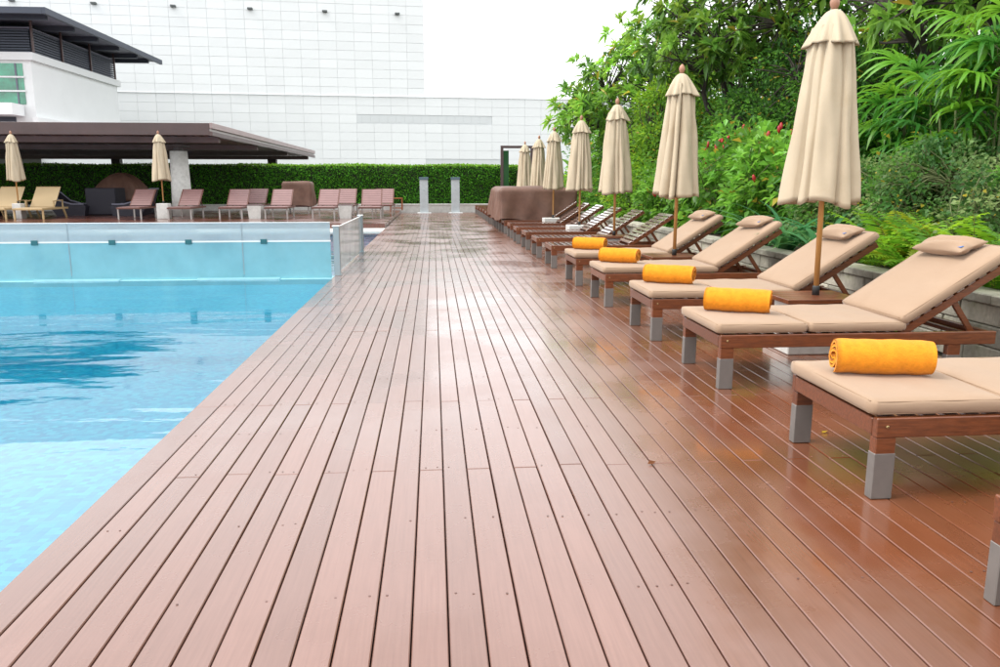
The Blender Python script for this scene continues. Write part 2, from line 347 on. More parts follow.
DX0, PITCH, GAP = -1.285, .1092, .0052
deck = MB(); deck.box((PX+.16, -2.2, -.30), (3.88, 35.75, -.045)); deck = struct(deck.build('deck', 'under'))
def plank_mesh(wd, ln):
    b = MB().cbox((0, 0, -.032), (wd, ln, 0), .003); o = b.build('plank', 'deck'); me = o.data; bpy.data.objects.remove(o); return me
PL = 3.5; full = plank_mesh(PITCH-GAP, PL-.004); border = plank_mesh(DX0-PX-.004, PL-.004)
jobs = []
for c in range(48):
    x = DX0+c*PITCH+GAP/2
    if x+PITCH > 3.89: break
    y = -3.55+(0 if c % 2 else 1.15)
    if c % 7 == 3: y += .02
    while y < 35.2:
        jobs.append((x, y, full)); y += PL
y = -2.4
while y < 35.2: jobs.append((PX, y, border)); y += PL
def seen(j):
    yc = j[1]+PL/2; xc = j[0]; a = 433+784*xc/max(yc, .3)
    return (0 if (j[1]+PL > 2.0 and -150 < a < 1900) else 50)+math.hypot(xc, yc)
jobs.sort(key=seen); restb = MB()
for k, (x, y, me) in enumerate(jobs):
    if y < -2.45: continue
    y1 = min(y+PL-.004, 35.7)
    if k < 300 and y1 == y+PL-.004:
        o = bpy.data.objects.new('plank', me); C.objects.link(o); o.parent = deck
        o.location = (x, y, random.uniform(-.0012, .0012))
    else:
        wd = (DX0-PX-.004) if me is border else PITCH-GAP
        restb.cbox((x, y, -.032), (x+wd, y1, random.uniform(-.0015, .001)), .004)
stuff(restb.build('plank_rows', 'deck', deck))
sm = MB()                                       # countersunk screw heads, in pairs along the joists
for c in range(46):
    x = DX0+c*PITCH
    for yy in np.arange(1.75, 8.2, .575):
        for q in (.26, .74):
            if random.random() < .3: sm.lathe([(.0042, 0), (.0042, .0006)], 8, (x+PITCH*q+random.uniform(-.004, .004), yy+random.uniform(-.01, .01), .0011))
stuff(sm.build('screw_heads', 'screw', deck))
# raised deck beyond the pool, with its step
fd = MB(); fd.box((-34, 23.6, -.2), (PX-.02, 35.75, .12)); struct(fd.build('far_deck', 'deck_far'))

# ------------------------------------------------------------------ lounger
def bulged(lx, ly, lz, r, bulge, nx=22, ny=14, nz=4):
    V = []; F = []; ix = {}
    def vid(i, j, k):
        if (i, j, k) in ix: return ix[(i, j, k)]
        u, v, t = 2*i/nx-1, 2*j/ny-1, 2*k/nz-1
        p = np.array([u*lx/2, v*ly/2, t*lz/2]); h_ = np.array([lx/2-r, ly/2-r, lz/2-r]); q = np.clip(p, -h_, h_); d = p-q; n = np.linalg.norm(d)
        if n > 1e-9: p = q+d/n*r
        p[2] += t*bulge*(1-u**4)*(1-v**4)+.0025*math.sin(7*u+3*v)*t; s = 1+.006*(1-abs(t)); p[0] *= s; p[1] *= s
        ix[(i, j, k)] = len(V); V.append(tuple(p)); return ix[(i, j, k)]
    for i in range(nx):
        for j in range(ny):
            F.append((vid(i, j, nz), vid(i+1, j, nz), vid(i+1, j+1, nz), vid(i, j+1, nz))); F.append((vid(i, j, 0), vid(i, j+1, 0), vid(i+1, j+1, 0), vid(i+1, j, 0)))
    for i in range(nx):
        for k in range(nz):
            F.append((vid(i, 0, k), vid(i+1, 0, k), vid(i+1, 0, k+1), vid(i, 0, k+1))); F.append((vid(i, ny, k), vid(i, ny, k+1), vid(i+1, ny, k+1), vid(i+1, ny, k)))
    for j in range(ny):
        for k in range(nz):
            F.append((vid(0, j, k), vid(0, j, k+1), vid(0, j+1, k+1), vid(0, j+1, k))); F.append((vid(nx, j, k), vid(nx, j+1, k), vid(nx, j+1, k+1), vid(nx, j, k+1)))
    return V, F
W2 = .39; LL = 1.84; HX, HZ, BA, BL = 1.22, .335, R(33), .84
TB = Matrix.Translation((HX, 0, HZ)) @ Matrix.Rotation(-BA, 4, 'Y')     # frame of the backrest: +x up the slope
def make_lounger(label):
    t = thing('sun_lounger', label, 'lounger')
    for s in (-1, 1):
        y = s*(W2-.0175)
        a = MB(); a.cbox((.0, y-.0175, .268), (LL, y+.0175, .352)); r = a.build('side_rail', 'lwood', t)
        b = MB(); b.lathe([(.007, 0), (.007, .003), (.004, .005)], 10)
        bo = b.build('bolt', 'bolt', r); bo.location = (.045, s*(W2+.0005), .315); bo.rotation_euler = (R(-90*s), 0, 0)
    a = MB(); a.cbox((-.0025, -W2+.037, .272), (.03, W2-.037, .345)); a.build('foot_rail', 'lwood', t)
    a = MB(); a.cbox((LL-.035, -W2+.037, .272), (LL-.002, W2-.037, .345)); a.build('head_rail', 'lwood', t)
    for x in (.004, 1.52):
        for s in (-1, 1):
            y0, y1 = (W2-.052, W2-.003) if s > 0 else (-W2+.003, -W2+.052)
            l = MB(); l.cbox((x, y0, .195), (x+.088, y1, .2675)); l = l.build('leg', 'lwood', t)
            f = MB(); f.cbox((x-.002, y0-.001, 0), (x+.090, y1+.001, .2), .003); f.build('sleeve', 'sleeve', l)
    n = 13
    sl_ = MB(); sl_.cbox((-.029, -W2+.04, -.008), (.029, W2-.04, .008)); first = None
    for k in range(n):
        x = .075+k*(1.16-.05)/(n-1)
        if first is None: first = sl_.build('slat', 'lslat', t); o = first
        else: o = first.copy(); C.objects.link(o); o.parent = t
        o.location = (x, 0, .342)
    for s in (-1, 1):
        br = MB(); br.cbox((0, s*(W2-.065)-.016, -.026), (BL, s*(W2-.065)+.016, .026), .004, TB); br.build('backrest_rail', 'lwood', t)
    for k in range(10):
        o = first.copy(); C.objects.link(o); o.parent = t; o.matrix_local = TB @ Matrix.Translation((.05+k*(BL-.09)/9, 0, .036))
    for s in (-1, 1):
        p0 = TB @ Vector((.42, s*(W2-.105), -.005)); p1 = Vector((1.76, s*(W2-.105), .30))
        a = MB(); a.bar(p0, p1, .022, .038); a.build('support_strut', 'lwood', t)
    a = MB(); a.bar((1.76, -W2+.036, .30), (1.76, W2-.036, .30), .03, .03); a.build('cross_bar', 'lwood', t)
    return t
def make_cushion(label):
    t = thing('lounger_cushion', label, 'cushion'); T = .066
    def sec(name, x0, x1, z, mtx=None):
        V, F = bulged(x1-x0, 2*W2-.012, T, .02, .009); o = raw(name, V, F, 'cushion', t, True)
        m = Matrix.Translation(((x0+x1)/2, 0, z)); o.matrix_local = mtx @ m if mtx else m
        for zz in (-1, 1):                       # stitched edge
            p = MB(); hx, hy = (x1-x0)/2-.0075, W2-.0125
            pts = [(-hx+.02, -hy), (hx-.02, -hy), (hx, -hy+.02), (hx, hy-.02), (hx-.02, hy), (-hx+.02, hy), (-hx, hy-.02), (-hx, -hy+.02)]
            for a, b in zip(pts, pts[1:]+pts[:1]): p.tube((*a, zz*(T/2-.0075)), (*b, zz*(T/2-.0075)), .003, n=6, cap=False)
            p.build('piping', 'piping', o, True)
        return o
    z0 = .3565+T/2
    sec('foot_section', -.02, .575, z0); sec('seat_section', .583, 1.235, z0)
    sec('back_section', .03, BL+.03, .048+T/2, TB)
    V, F = bulged(.215, .50, .02, .009, .0, 16, 18, 2); V2 = []
    for (x, y, z) in V:
        u, v = x/.1075, y/.25; e = max(0, (1-abs(u)**3)*(1-abs(v)**3)); pin = 1-.10*(1-abs(v))*abs(u)**2
        V2.append((x*(1-.13*(1-v*v)), y*(1-.08*(1-u*u)), z*(.35+4.6*math.sqrt(e))))
    o = raw('pillow', V2, F, 'cushion', t, True); o.matrix_local = TB @ Matrix.Translation((BL-.09, 0, .048+T+.050)) @ Matrix.Rotation(R(13), 4, 'Y')
    b = MB(); b.box((-.012, -.02, 0), (.012, .02, .003)); b = b.build('care_tag', 'tagblue', o); b.location = (-.06, -.20, .022)
    b = MB(); b.cbox((BL-.02, -.02, .048+T+.007), (BL+.02, .02, .048+T+.012), .002, TB); b.build('strap', 'piping', t)
    return t
def make_towel(label):
    t = thing('rolled_towel', label, 'towel')
    turns = 3.3; n = 120; L_ = .43; V = []; F = []; nl = 18; th = .019
    cols = []
    for side in (0, 1):
        for i in range(n+1):
            a = turns*2*math.pi*i/n; r = .014+.078*(i/n)**.95
            rr = r-(th if side == 0 else 0)*.9
            if i > n-6: rr = r-(th*.9 if side == 0 else 0)*(n-i)/6-.001
            cols.append((rr*math.cos(a+2.7), rr*math.sin(a+2.7)))
    m_ = n+1
    for j in range(nl+1):
        x = (j/nl-.5)*L_; e = 1-.05*abs(2*j/nl-1)**6
        for s, (cy, cz) in enumerate(cols):
            ph = s % m_; wob = 1+.018*math.sin(j*1.3+ph*.06)+.012*math.sin(j*.6+ph*.13)
            V.append((x+.006*math.sin(ph*.21)*abs(2*j/nl-1)**4, cy*wob*e*1.03, cz*wob*e*.94))
    K = 2*m_
    for j in range(nl):
        for i in range(n):
            a = j*K+m_+i; F.append((a, a+1, a+1+K, a+K)); a = j*K+i; F.append((a+K, a+K+1, a+1, a))
        F.append((j*K, j*K+m_, (j+1)*K+m_, (j+1)*K)); F.append((j*K+m_-1, (j+1)*K+m_-1, (j+1)*K+K-1, j*K+K-1))
    for j in (0, nl):
        for i in range(n):
            a = j*K+i; b_ = j*K+m_+i; f = (a, b_, b_+1, a+1); F.append(f if j == 0 else f[::-1])
    o = raw('towel_roll', V, F, 'towel', t, True); o.location = (0, 0, .084)
    return t
ROWX = 1.80; RC = [1.77, 3.335, 5.12, 6.69, 8.525, 10.27]                # centre lines of the cushioned loungers
TH = [R(-14), R(-14), R(-27), R(-30), R(-30), R(-30)]
lab_c = ['brown wooden lounger under beige cushions, nearest to the bare slatted loungers'] + ['brown wooden lounger under beige cushions, %s from the bare slatted loungers' % ORD[i] for i in range(1, 6)]
lab_q = ['beige three-part cushion with pillow on the lounger beside the bare slatted ones'] + ['beige three-part cushion with pillow, %s from the bare slatted loungers' % ORD[i] for i in range(1, 6)]
lab_t = ['rolled orange towel on the cushioned lounger beside the bare slatted ones'] + ['rolled orange towel, %s from the bare slatted loungers' % ORD[i] for i in range(1, 6)]
l0 = make_lounger(lab_c[0]); q0 = make_cushion(lab_q[0]); t0 = make_towel(lab_t[0])
for k in range(6):
    y = RC[5-k]; g1, g2, g3 = 'cushioned loungers along the planting wall', 'cushions on the loungers', 'rolled towels on the loungers'
    a, b, c = (l0, q0, t0) if k == 0 else (dup(l0, (0, 0, 0)), dup(q0, (0, 0, 0)), dup(t0, (0, 0, 0)))
    for o, lb, g in ((a, lab_c[k], g1), (b, lab_q[k], g2), (c, lab_t[k], g3)): o['label'] = lb; o['group'] = g
    for ch in b.children:                       # pillows lie a little differently on each
        if ch.name.startswith('pillow'): ch.matrix_basis = ch.matrix_basis @ Matrix.Translation((random.uniform(-.015, .02), random.uniform(-.05, .05), 0)) @ Matrix.Rotation(R(random.uniform(-5, 5)), 4, 'Z')
    jy = random.uniform(-.012, .012); rz = R(random.uniform(-.6, .6))
    rx_ = ROWX-(.075 if k == 5 else 0)
    a.location = (rx_, y, 0.001); b.location = (rx_+(.07 if k == 5 else 0), y+jy, .002); a.rotation_euler.z = rz; b.rotation_euler.z = rz
    c.location = (ROWX+.27+random.uniform(-.02, .02), y+.04, .3565+.066+.011); c.rotation_euler.z = TH[5-k]+R(random.uniform(-3, 3))
BARE = [12.05, 13.80, 15.5, 17.1, 18.75, 20.45, 22.1, 23.75, 25.4, 27.05, 28.7, 30.35, 32.0, 33.6]
for k, y in enumerate(BARE):
    lb = 'bare slatted wooden lounger with raised back, next to the beige cushioned loungers' if k == 0 else 'bare slatted wooden lounger, %s from the beige cushioned loungers' % ORD[k]
    b = dup(l0, (ROWX+random.uniform(-.015, .015), y+.35, .001), R(random.uniform(-.8, .8)), lb, 'bare slatted loungers along the planting wall')

# ------------------------------------------------------------------ umbrellas
def canopy_mesh(seed, zb=1.15, zt=2.44, rb=.272, nf=8):
    rn = random.Random(seed); n = 144; nz = 30; V = []; F = []
    amp = [rn.uniform(.6, 1.25) for _ in range(nf)]; wd = [rn.choice([.55, .8, 1.0, 1.5, 1.9]) for _ in range(nf)]; tot = sum(wd); edges = [0]
    for q in wd: edges.append(edges[-1]+q/tot*2*math.pi)
    ph = [rn.uniform(0, 6) for _ in range(6)]; hem = [rn.uniform(-.035, .03) for _ in range(nf)]
    for k in range(nz+1):
        u = k/nz; z0 = zb+(zt-zb)*u
        rad = .125+(rb-.125)*(1-u)**.78
        for i in range(n):
            t = 2*math.pi*i/n
            f = max(j for j in range(nf) if edges[j] <= t+1e-9); x = (t-edges[f])/(edges[f+1]-edges[f])
            xs = x**(1+.8*math.sin(ph[5]+f*2.1)*.6); bulge = math.sin(math.pi*xs)**.32; deep = (.34+.20*math.sin(f*1.9+ph[0])**2)*(1-.30*u)
            r = rad*(1-deep+deep*1.12*bulge*amp[f])
            r += .010*math.sin(3*t+ph[0]+2.2*u)*(1-u)+.007*math.sin(7*t+ph[1]-5*u)+.004*math.sin(13*t+9*u+ph[2])+.005*math.sin(17*u+5*t+ph[3])*u
            tt = t+.22*(1-u)*math.sin(2*t+ph[2])*.35+.10*u
            z = z0+(1-u)**3*(hem[f]*math.sin(math.pi*x)+.02*math.sin(2*t+ph[3]))
            V.append((r*math.cos(tt)+.012*(1-u)*math.cos(ph[4]), r*math.sin(tt)+.012*(1-u)*math.sin(ph[4]), z))
    for k in range(nz):
        for i in range(n): F.append((k*n+i, k*n+(i+1) % n, (k+1)*n+(i+1) % n, (k+1)*n+i))
    # the hem folds up inside
    b = len(V)
    for i in range(n): x, y, z = V[i]; V.append((x*.93, y*.93, z+.012))
    for i in range(n): x, y, z = V[i]; V.append((x*.45, y*.45, z+.16))
    for i in range(n):
        j = (i+1) % n; F.append((b+i, b+j, j, i)); F.append((b+n+i, b+n+j, b+j, b+i))
    return V, F
def skirt_mesh(seed, zb=2.315, zt=2.56, rb=.180, nf=8):
    rn = random.Random(seed+50); n = 144; nz = 14; V = []; F = []; ph = rn.uniform(0, 6); am = [rn.uniform(.7, 1.3) for _ in range(nf)]
    for k in range(nz+1):
        u = k/nz
        for i in range(n):
            t = 2*math.pi*i/n; f = int(t/(2*math.pi)*nf) % nf; x = t/(2*math.pi)*nf-int(t/(2*math.pi)*nf)
            r = .028+(rb-.028)*(1-u)**.62
            r *= 1+(1-u)*(.10*am[f]*math.cos(2*math.pi*(x-.5))+.07*math.sin(3*t+ph)+.09*math.sin(11*t+ph*2)+.04*math.sin(5*t-ph))
            V.append((r*math.cos(t), r*math.sin(t), zb+(zt-zb)*u-(1-u)**2*(.012*math.sin(math.pi*x)*am[f]+.012*math.sin(3*t+ph))))
    for k in range(nz):
        for i in range(n): F.append((k*n+i, k*n+(i+1) % n, (k+1)*n+(i+1) % n, (k+1)*n+i))
    b = len(V)
    for i in range(n): x, y, z = V[i]; V.append((x*.94, y*.94, z+.004))
    for i in range(n): x, y, z = V[i]; V.append((x*.6, y*.6, z+.10))
    for i in range(n):
        j = (i+1) % n; F.append((b+i, b+j, j, i)); F.append((b+n+i, b+n+j, b+j, b+i))
    return V, F
def make_umbrella(label, seed, base=True):
    t = thing('patio_umbrella', label, 'umbrella')
    V, F = canopy_mesh(seed); raw('canopy', V, F, 'canopy', t, True)
    V, F = skirt_mesh(seed); raw('vent_skirt', V, F, 'canopy', t, True)
    z0 = .432
    m = MB(); m.tube((0, 0, z0+.05), (0, 0, 2.56), .021, n=14); m.build('pole', 'pole', t, True)
    m = MB(); m.lathe([(.028, z0), (.028, z0+.06), (.024, z0+.075)], 14); m.build('socket', 'rubber', t, True)
    m = MB(); m.lathe([(.012, 2.555), (.022, 2.565), (.034, 2.595), (.036, 2.615), (.026, 2.645), (.010, 2.662), (.003, 2.666)], 16); m.build('finial', 'finial', t, True)
    return t
def make_base(label, plate=True):
    t = thing('umbrella_base', label, 'umbrella base')
    m = MB(); m.cbox((-.27, -.23, .0), (.27, .23, .085), .008); m.build('footing', 'concrete', t)
    m = MB(); m.cbox((-.215, -.19, .086), (.215, .19, .395 if plate else .431), .01); m.build('block', 'concrete', t)
    if plate:
        for k in range(5): m = MB(); m.cbox((-.30, -.248+k*.1, .396), (.30, -.248+k*.1+.097, .431), .003); m.build('table_plank', 'lwood', t)
    return t
UM = [(3.0, 5.905), (2.93, 9.40), (3.03, 13.10), (3.05, 16.42), (3.02, 19.9), (3.12, 23.3), (3.06, 26.6)]
usrc = [make_umbrella('x', s) for s in (3, 11, 23, 31, 47)]; ub = [make_base('x', True), make_base('x', False)]; ufirst = [True]*5; bfirst = [True]*2
for k, (x, y) in enumerate(UM):
    i = k % 5; u = usrc[i] if ufirst[i] else dup(usrc[i], (0, 0, 0)); ufirst[i] = False
    n_ = 6-k
    u['label'] = 'closed cream umbrella in the row of loungers, %s from the metal gate frame' % ('nearest' if n_ == 0 else ORD[n_]); u['group'] = 'closed umbrellas along the lounger row'
    u.location = (x, y, 0); u.rotation_euler = (R(random.uniform(-.5, .5)), R(random.uniform(-.3, .7)), random.uniform(0, 6))
    j = 0 if k < 3 else 1; b = ub[j] if bfirst[j] else dup(ub[j], (0, 0, 0)); bfirst[j] = False
    b['label'] = ('white concrete umbrella base with wooden table top, %s from the metal gate frame' if k < 3 else 'plain white concrete umbrella base, %s from the metal gate frame') % ('nearest' if n_ == 0 else ORD[n_])
    b['group'] = 'umbrella bases along the lounger row'; b.location = (x-.04, y, .001)

# ------------------------------------------------------------------ planting wall (stone blocks) and bed
WX, WH = 3.93, .52
t = thing('stone_wall', 'low weathered stone block wall holding the planting bed behind the loungers', 'wall', (WX, 0, 0))
m = MB(); m.box((.02, -2, -.3), (.22, 35.7, WH-.07)); m.build('wall_core', 'mortar', t)
blk = []; rows = [0, .15, .30]; 
for r_, z in enumerate(rows):
    y = -1.9+.17*r_
    while y < 35:
        ln = random.choice([.26, .34, .42, .5]); blk.append((y, ln, z, .145)); y += ln+.012
y = -1.95
while y < 35: blk.append((y, .5, .452, .07)); y += .508
blk.sort(key=lambda b: abs(b[0]+b[1]/2-3)); rest = MB(); cache = {}
for k, (y, ln, z, h_) in enumerate(blk):
    px_ = random.uniform(-.012, .006)-(.03 if z > .4 else 0)
    if k < 300:
        key = (ln, h_)
        if key not in cache: o = MB().cbox((0, 0, 0), (.06 if h_ > .1 else .27, ln, h_), .008).build('stone_block', 'stone'); cache[key] = o.data
        else: o = bpy.data.objects.new('stone_block', cache[key]); C.objects.link(o)
        o.parent = t; o.location = (px_, y, z+.003)
    else: rest.cbox((px_, y, z+.003), (px_+(.06 if h_ > .1 else .27), y+ln, z+.003+h_), .008)
stuff(rest.build('stone_courses', 'stone', t))
bed = MB(); bed.box((WX+.23, -6, -1), (60, 70, .44)); struct(bed.build('planting_bed', 'soil'))

# ------------------------------------------------------------------ glass in the pool
GY = 11.40
t = thing('glass_pool_partition', 'long low glass partition standing across the pool, pale sky reflection painted in, with white rail', 'glass partition', (0, GY, 0))
seams = [-1.47, -2.70, -5.06, -7.42, -9.78, -12.14, -14.5, -16.9, -19.3, -21.7, -24.1, -26.5, -29.9]
for a, b in zip(seams, seams[1:]):
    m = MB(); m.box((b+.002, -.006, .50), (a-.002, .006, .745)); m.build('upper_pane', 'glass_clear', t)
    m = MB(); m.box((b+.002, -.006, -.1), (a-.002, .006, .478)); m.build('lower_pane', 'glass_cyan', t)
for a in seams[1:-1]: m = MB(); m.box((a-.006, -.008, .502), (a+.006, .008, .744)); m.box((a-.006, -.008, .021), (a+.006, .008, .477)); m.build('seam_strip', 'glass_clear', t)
m = MB(); m.box((seams[-1], -.014, .4785), (seams[0], .014, .4995)); m.build('rail', 'steelwhite', t)
m = MB(); m.box((seams[-1], -.012, .746), (seams[0], .012, .758)); m.build('top_trim', 'steelwhite', t)
for k in range(26):
    m = MB(); m.cbox((-.045, -.032, .452), (.045, -.015, .522), .004); o = m.build('clip', 'teal', t); o.location.x = -2.40-k*1.035
lg = MB(); lg.box((-30, -.10, -.12), (-1.43, .22, -.040)); lg.build('weir_ledge', 'ledge', t)
for k in range(10):
    m = MB(); m.box((-1.14, -.112, -.05), (0, -.102, -.022)); m.box((-1.14, -.04, -.033), (0, -.03, -.022)); m.box((-1.14, -.101, -.033), (-1.128, -.041, -.023)); m.box((-.012, -.101, -.033), (0, -.041, -.023)); o = m.build('gutter_slot', 'ledge', t); o.location.x = -2.19-k*2.2
t = thing('glass_fence', 'short pale glass fence panel on the pool edge between two steel posts', 'glass fence', (-1.385, 0, 0))
for y in (GY, 15.2):
    m = MB(); m.cbox((-.045, y-.035, 0), (.045, y+.035, .69), .004); p = m.build('post', 'steel', t)
    m = MB(); m.cbox((-.055, y-.045, .691), (.055, y+.045, .708), .004); m.build('cap', 'steelwhite', p)
    m = MB(); m.cbox((-.06, y-.07, .001), (.06, y+.07, .008), .002); m.build('foot_plate', 'steel', p)
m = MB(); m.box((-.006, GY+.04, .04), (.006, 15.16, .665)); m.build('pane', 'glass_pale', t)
m = MB(); m.box((-.012, GY+.04, .666), (.012, 15.16, .682)); m.build('top_trim', 'steelwhite', t)

# ------------------------------------------------------------------ covered heap on the loungers
def tarp_mesh(x0, x1, y0, y1, z0, z1, seed, lean=.05):
    rn = random.Random(seed); V = []; F = []; n = 160; nz = 18; pts = []
    per = 2*(x1-x0)+2*(y1-y0)
    def border(s):
        s %= per
        if s < x1-x0: return x0+s, y0, 0, -1
        s -= x1-x0
        if s < y1-y0: return x1, y0+s, 1, 0
        s -= y1-y0
        if s < x1-x0: return x1-s, y1, 0, 1
        s -= x1-x0; return x0, y1-s, -1, 0
    ph = [rn.uniform(0, 6) for _ in range(8)]; cx, cy = (x0+x1)/2, (y0+y1)/2
    for k in range(nz+1):
        u = k/nz
        for i in range(n):
            s = per*i/n; x, y, nx_, ny_ = border(s)
            f = .035*(1-u)*(math.sin(s*5+ph[0]+u*1.5)+.6*math.sin(s*11+ph[1]-u*2))+.05*(1-u)+.02*math.sin(s*3+u*5+ph[2])
            inn = max(0, u-.86)/.14; sh = 1-.10*inn**2
            zz = z0+(z1-z0)*(1-(1-u)**1.05)+(1-u)*.03*math.sin(s*4+ph[3])-.035*inn*0+.02*math.sin(s*1.7+ph[4])*u
            V.append((cx+(x-cx)*sh+nx_*f, cy+(y-cy)*sh+ny_*f, zz-.04*inn**3*0))
    for k in range(nz):
        for i in range(n): F.append((k*n+i, k*n+(i+1) % n, (k+1)*n+(i+1) % n, (k+1)*n+i))
    top = nz*n; prev = top
    for q in range(1, 7):
        b = len(V); s_ = 1-q/7
        for i in range(n):
            x, y, z = V[top+i]; xx, yy = cx+(x-cx)*s_, cy+(y-cy)*s_; V.append((xx, yy, z*s_+(z1+.02)*(1-s_)+.03*math.sin(xx*3+ph[5])*math.sin(yy*4+ph[6])*(1-s_)))
        for i in range(n): F.append((prev+i, prev+(i+1) % n, b+(i+1) % n, b+i))
        prev = b
    F.append(tuple(prev+i for i in range(n)))
    return V, F
V, F = tarp_mesh(1.72, 3.75, 20.55, 23.9, .36, 1.19, 4); o = raw('covered_heap', V, F, 'tarp', None, True)
tag(o, 'brown tarpaulin draped over a long heap on the bare loungers', 'tarpaulin')

# ------------------------------------------------------------------ far deck furniture
FZ = .121
def far_lounger(label):
    t = thing('sling_lounger', label, 'lounger'); Wd = .36          # origin at foot end, +y away towards the hedge
    m = MB()
    for s in (-1, 1): m.bar((s*Wd, 0, .36), (s*Wd, 1.85, .36), .035, .05)
    m.bar((-Wd, .02, .36), (Wd, .02, .36), .035, .05); m.bar((-Wd, 1.83, .36), (Wd, 1.83, .36), .035, .05); m.build('frame', 'brownmetal', t)
    for x in (-Wd, Wd):
        for y in (.10, 1.5): m = MB(); m.bar((x, y, 0), (x, y, .34), .05, .035, (0, 1, 0)); m.build('leg', 'lightmetal', t)
    m = MB(); m.cbox((-Wd+.02, .04, .386), (Wd-.02, 1.12, .40), .003); m.build('sling_seat', 'sling', t)
    a = R(40); d = Vector((0, math.cos(a), math.sin(a))); p = Vector((0, 1.12, .41))
    b = MB()
    for s in (-1, 1): b.bar(p+Vector((s*(Wd-.02), 0, 0)), p+Vector((s*(Wd-.02), 0, 0))+d*.84, .035, .035)
    b.bar(p+d*.84-Vector((Wd, 0, 0)), p+d*.84+Vector((Wd, 0, 0)), .035, .035); b = b.build('back_frame', 'brownmetal', t)
    n = d.cross(Vector((1, 0, 0))); T = Matrix(((1, 0, 0, 0), (0, d.y, -d.z, p.y), (0, d.z, d.y, p.z), (0, 0, 0, 1)))
    for k in range(7):
        s = MB(); s.cbox((-Wd+.04, .012+k*.117, .0), (Wd-.04, .012+k*.117+.110, .022), .003, T); s.build('sling_strip', 'sling', t)
    for s in (-1, 1): m = MB(); m.bar(p+d*.5+Vector((s*.28, 0, -.02)), (s*.28, 1.78, .38), .025, .025); m.build('support_strut', 'brownmetal', t)
    return t
fl0 = None
FL = [(-10.0, 27.0), (-8.36, 26.9), (-6.75, 27.05), (-5.25, 27.0), (-3.68, 26.9), (-2.13, 26.8), (-6.75, 29.9), (-3.30, 29.6), (-1.90, 29.6)]
LBL = ['brown sling lounger in front of the dark wicker sofa', 'brown sling lounger at the foot of the white pillar', 'brown sling lounger facing the pool, second beyond the white pillar', 'brown sling lounger with the brown covered stack right behind it',
       'brown sling lounger facing the pool beside a white planter cube, second from the wooden stool', 'brown sling lounger facing the pool, nearest the wooden stool', 'brown sling lounger in the back row beside the brown covered stack', 'brown sling lounger in the back row behind a white planter cube', 'brown sling lounger in the back row nearest the wooden stool']
for k, (x, y) in enumerate(FL):
    if fl0 is None: fl0 = far_lounger(LBL[0]); o = fl0
    else: o = dup(fl0, (0, 0, 0), None, LBL[k])
    o.location = (x, y, FZ); o['group'] = 'sling loungers beyond the pool'; o.rotation_euler.z = R(random.uniform(-2, 2))
def teak_lounger(label):
    t = thing('teak_lounger', label, 'lounger'); Wd = .45
    m = MB()
    for s in (-1, 1): m.bar((s*Wd, 0, .33), (s*Wd, 1.9, .33), .045, .06)
    m.bar((-Wd, .03, .33), (Wd, .03, .33), .045, .06); m.bar((-Wd, 1.88, .33), (Wd, 1.88, .33), .045, .06); m.build('frame', 'teak', t)
    for x in (-Wd, Wd):
        m = MB(); m.bar((x, .08, 0), (x, .08, .62 if 0 else .31), .055, .05, (0, 1, 0)); m.build('leg', 'teak', t)
        m = MB(); m.bar((x, 1.75, 0), (x, 1.55, .31), .055, .05, (0, 1, 0)); m.build('leg', 'teak', t)
        m = MB(); m.bar((x, .85, .58), (x, 1.55, .60), .05, .03); m.bar((x, .88, .36), (x, .88, .57), .04, .04, (0, 1, 0)); m.bar((x, 1.53, .36), (x, 1.53, .585), .04, .04, (0, 1, 0)); m.build('armrest', 'teak', t)
    m = MB(); m.cbox((-Wd+.03, .06, .355), (Wd-.03, 1.05, .37), .003); m.build('sling_seat', 'tsling', t)
    T = Matrix.Translation((0, 1.05, .37)) @ Matrix.Rotation(R(48), 4, 'X')
    m = MB(); m.cbox((-Wd+.05, 0, 0), (Wd-.05, .86, .025), .004, T); m.build('sling_back', 'tsling', t)
    m = MB(); m.cbox((-Wd+.05, .862, -.005), (Wd-.05, .90, .03), .004, T); m.build('top_rail', 'teak', t)
    return t
a = teak_lounger('pale teak lounger with armrests, beside the dark wicker lounge chair'); a.location = (-13.27, 27.2, FZ); a['group'] = 'pale teak loungers'
b = dup(a, (-14.52, 27.35, FZ), None, 'pale teak lounger with armrests, set apart from the wicker chairs')
CUBES = [(-5.98, 27.35, 'white planter cube before the brown covered stack'), (-2.97, 27.3, 'white planter cube between the two loungers nearest the wooden stool')]
for x, y, lb in CUBES:
    t = thing('side_cube', lb, 'side table', (x, y, FZ), 0, 'white cubes beside the loungers')
    m = MB(); m.lathe([(.19*1.414, 0), (.225*1.414, .44)], 4); o = m.build('cube_body', 'concrete', t); o.rotation_euler.z = R(45)
    m = MB(); m.cbox((-.235, -.235, .441), (.235, .235, .47), .004); m.build('cube_top', 'concrete' if x < -7 else 'perg', t)
for (x, y, lb) in ((-13.89, 27.95, 'closed cream umbrella between the pale teak loungers'), (-9.02, 27.5, 'closed cream umbrella by the white pillar')):
    u = dup(usrc[1], (x, y, FZ+.05), 1.0+x, lb, 'closed umbrellas beyond the pool'); u.scale = (1.05, 1.05, 1.06)
    t = thing('umbrella_base', 'white cube umbrella base ' + ('by the white pillar' if x > -10 else 'between the pale teak loungers'), 'umbrella base', (x, y, FZ), 0, 'umbrella bases beyond the pool')
    m = MB(); m.cbox((-.14 if x < -10 else -.19, -.17, 0), (.14 if x < -10 else .19, .17, .506), .01); m.build('block', 'concrete', t)
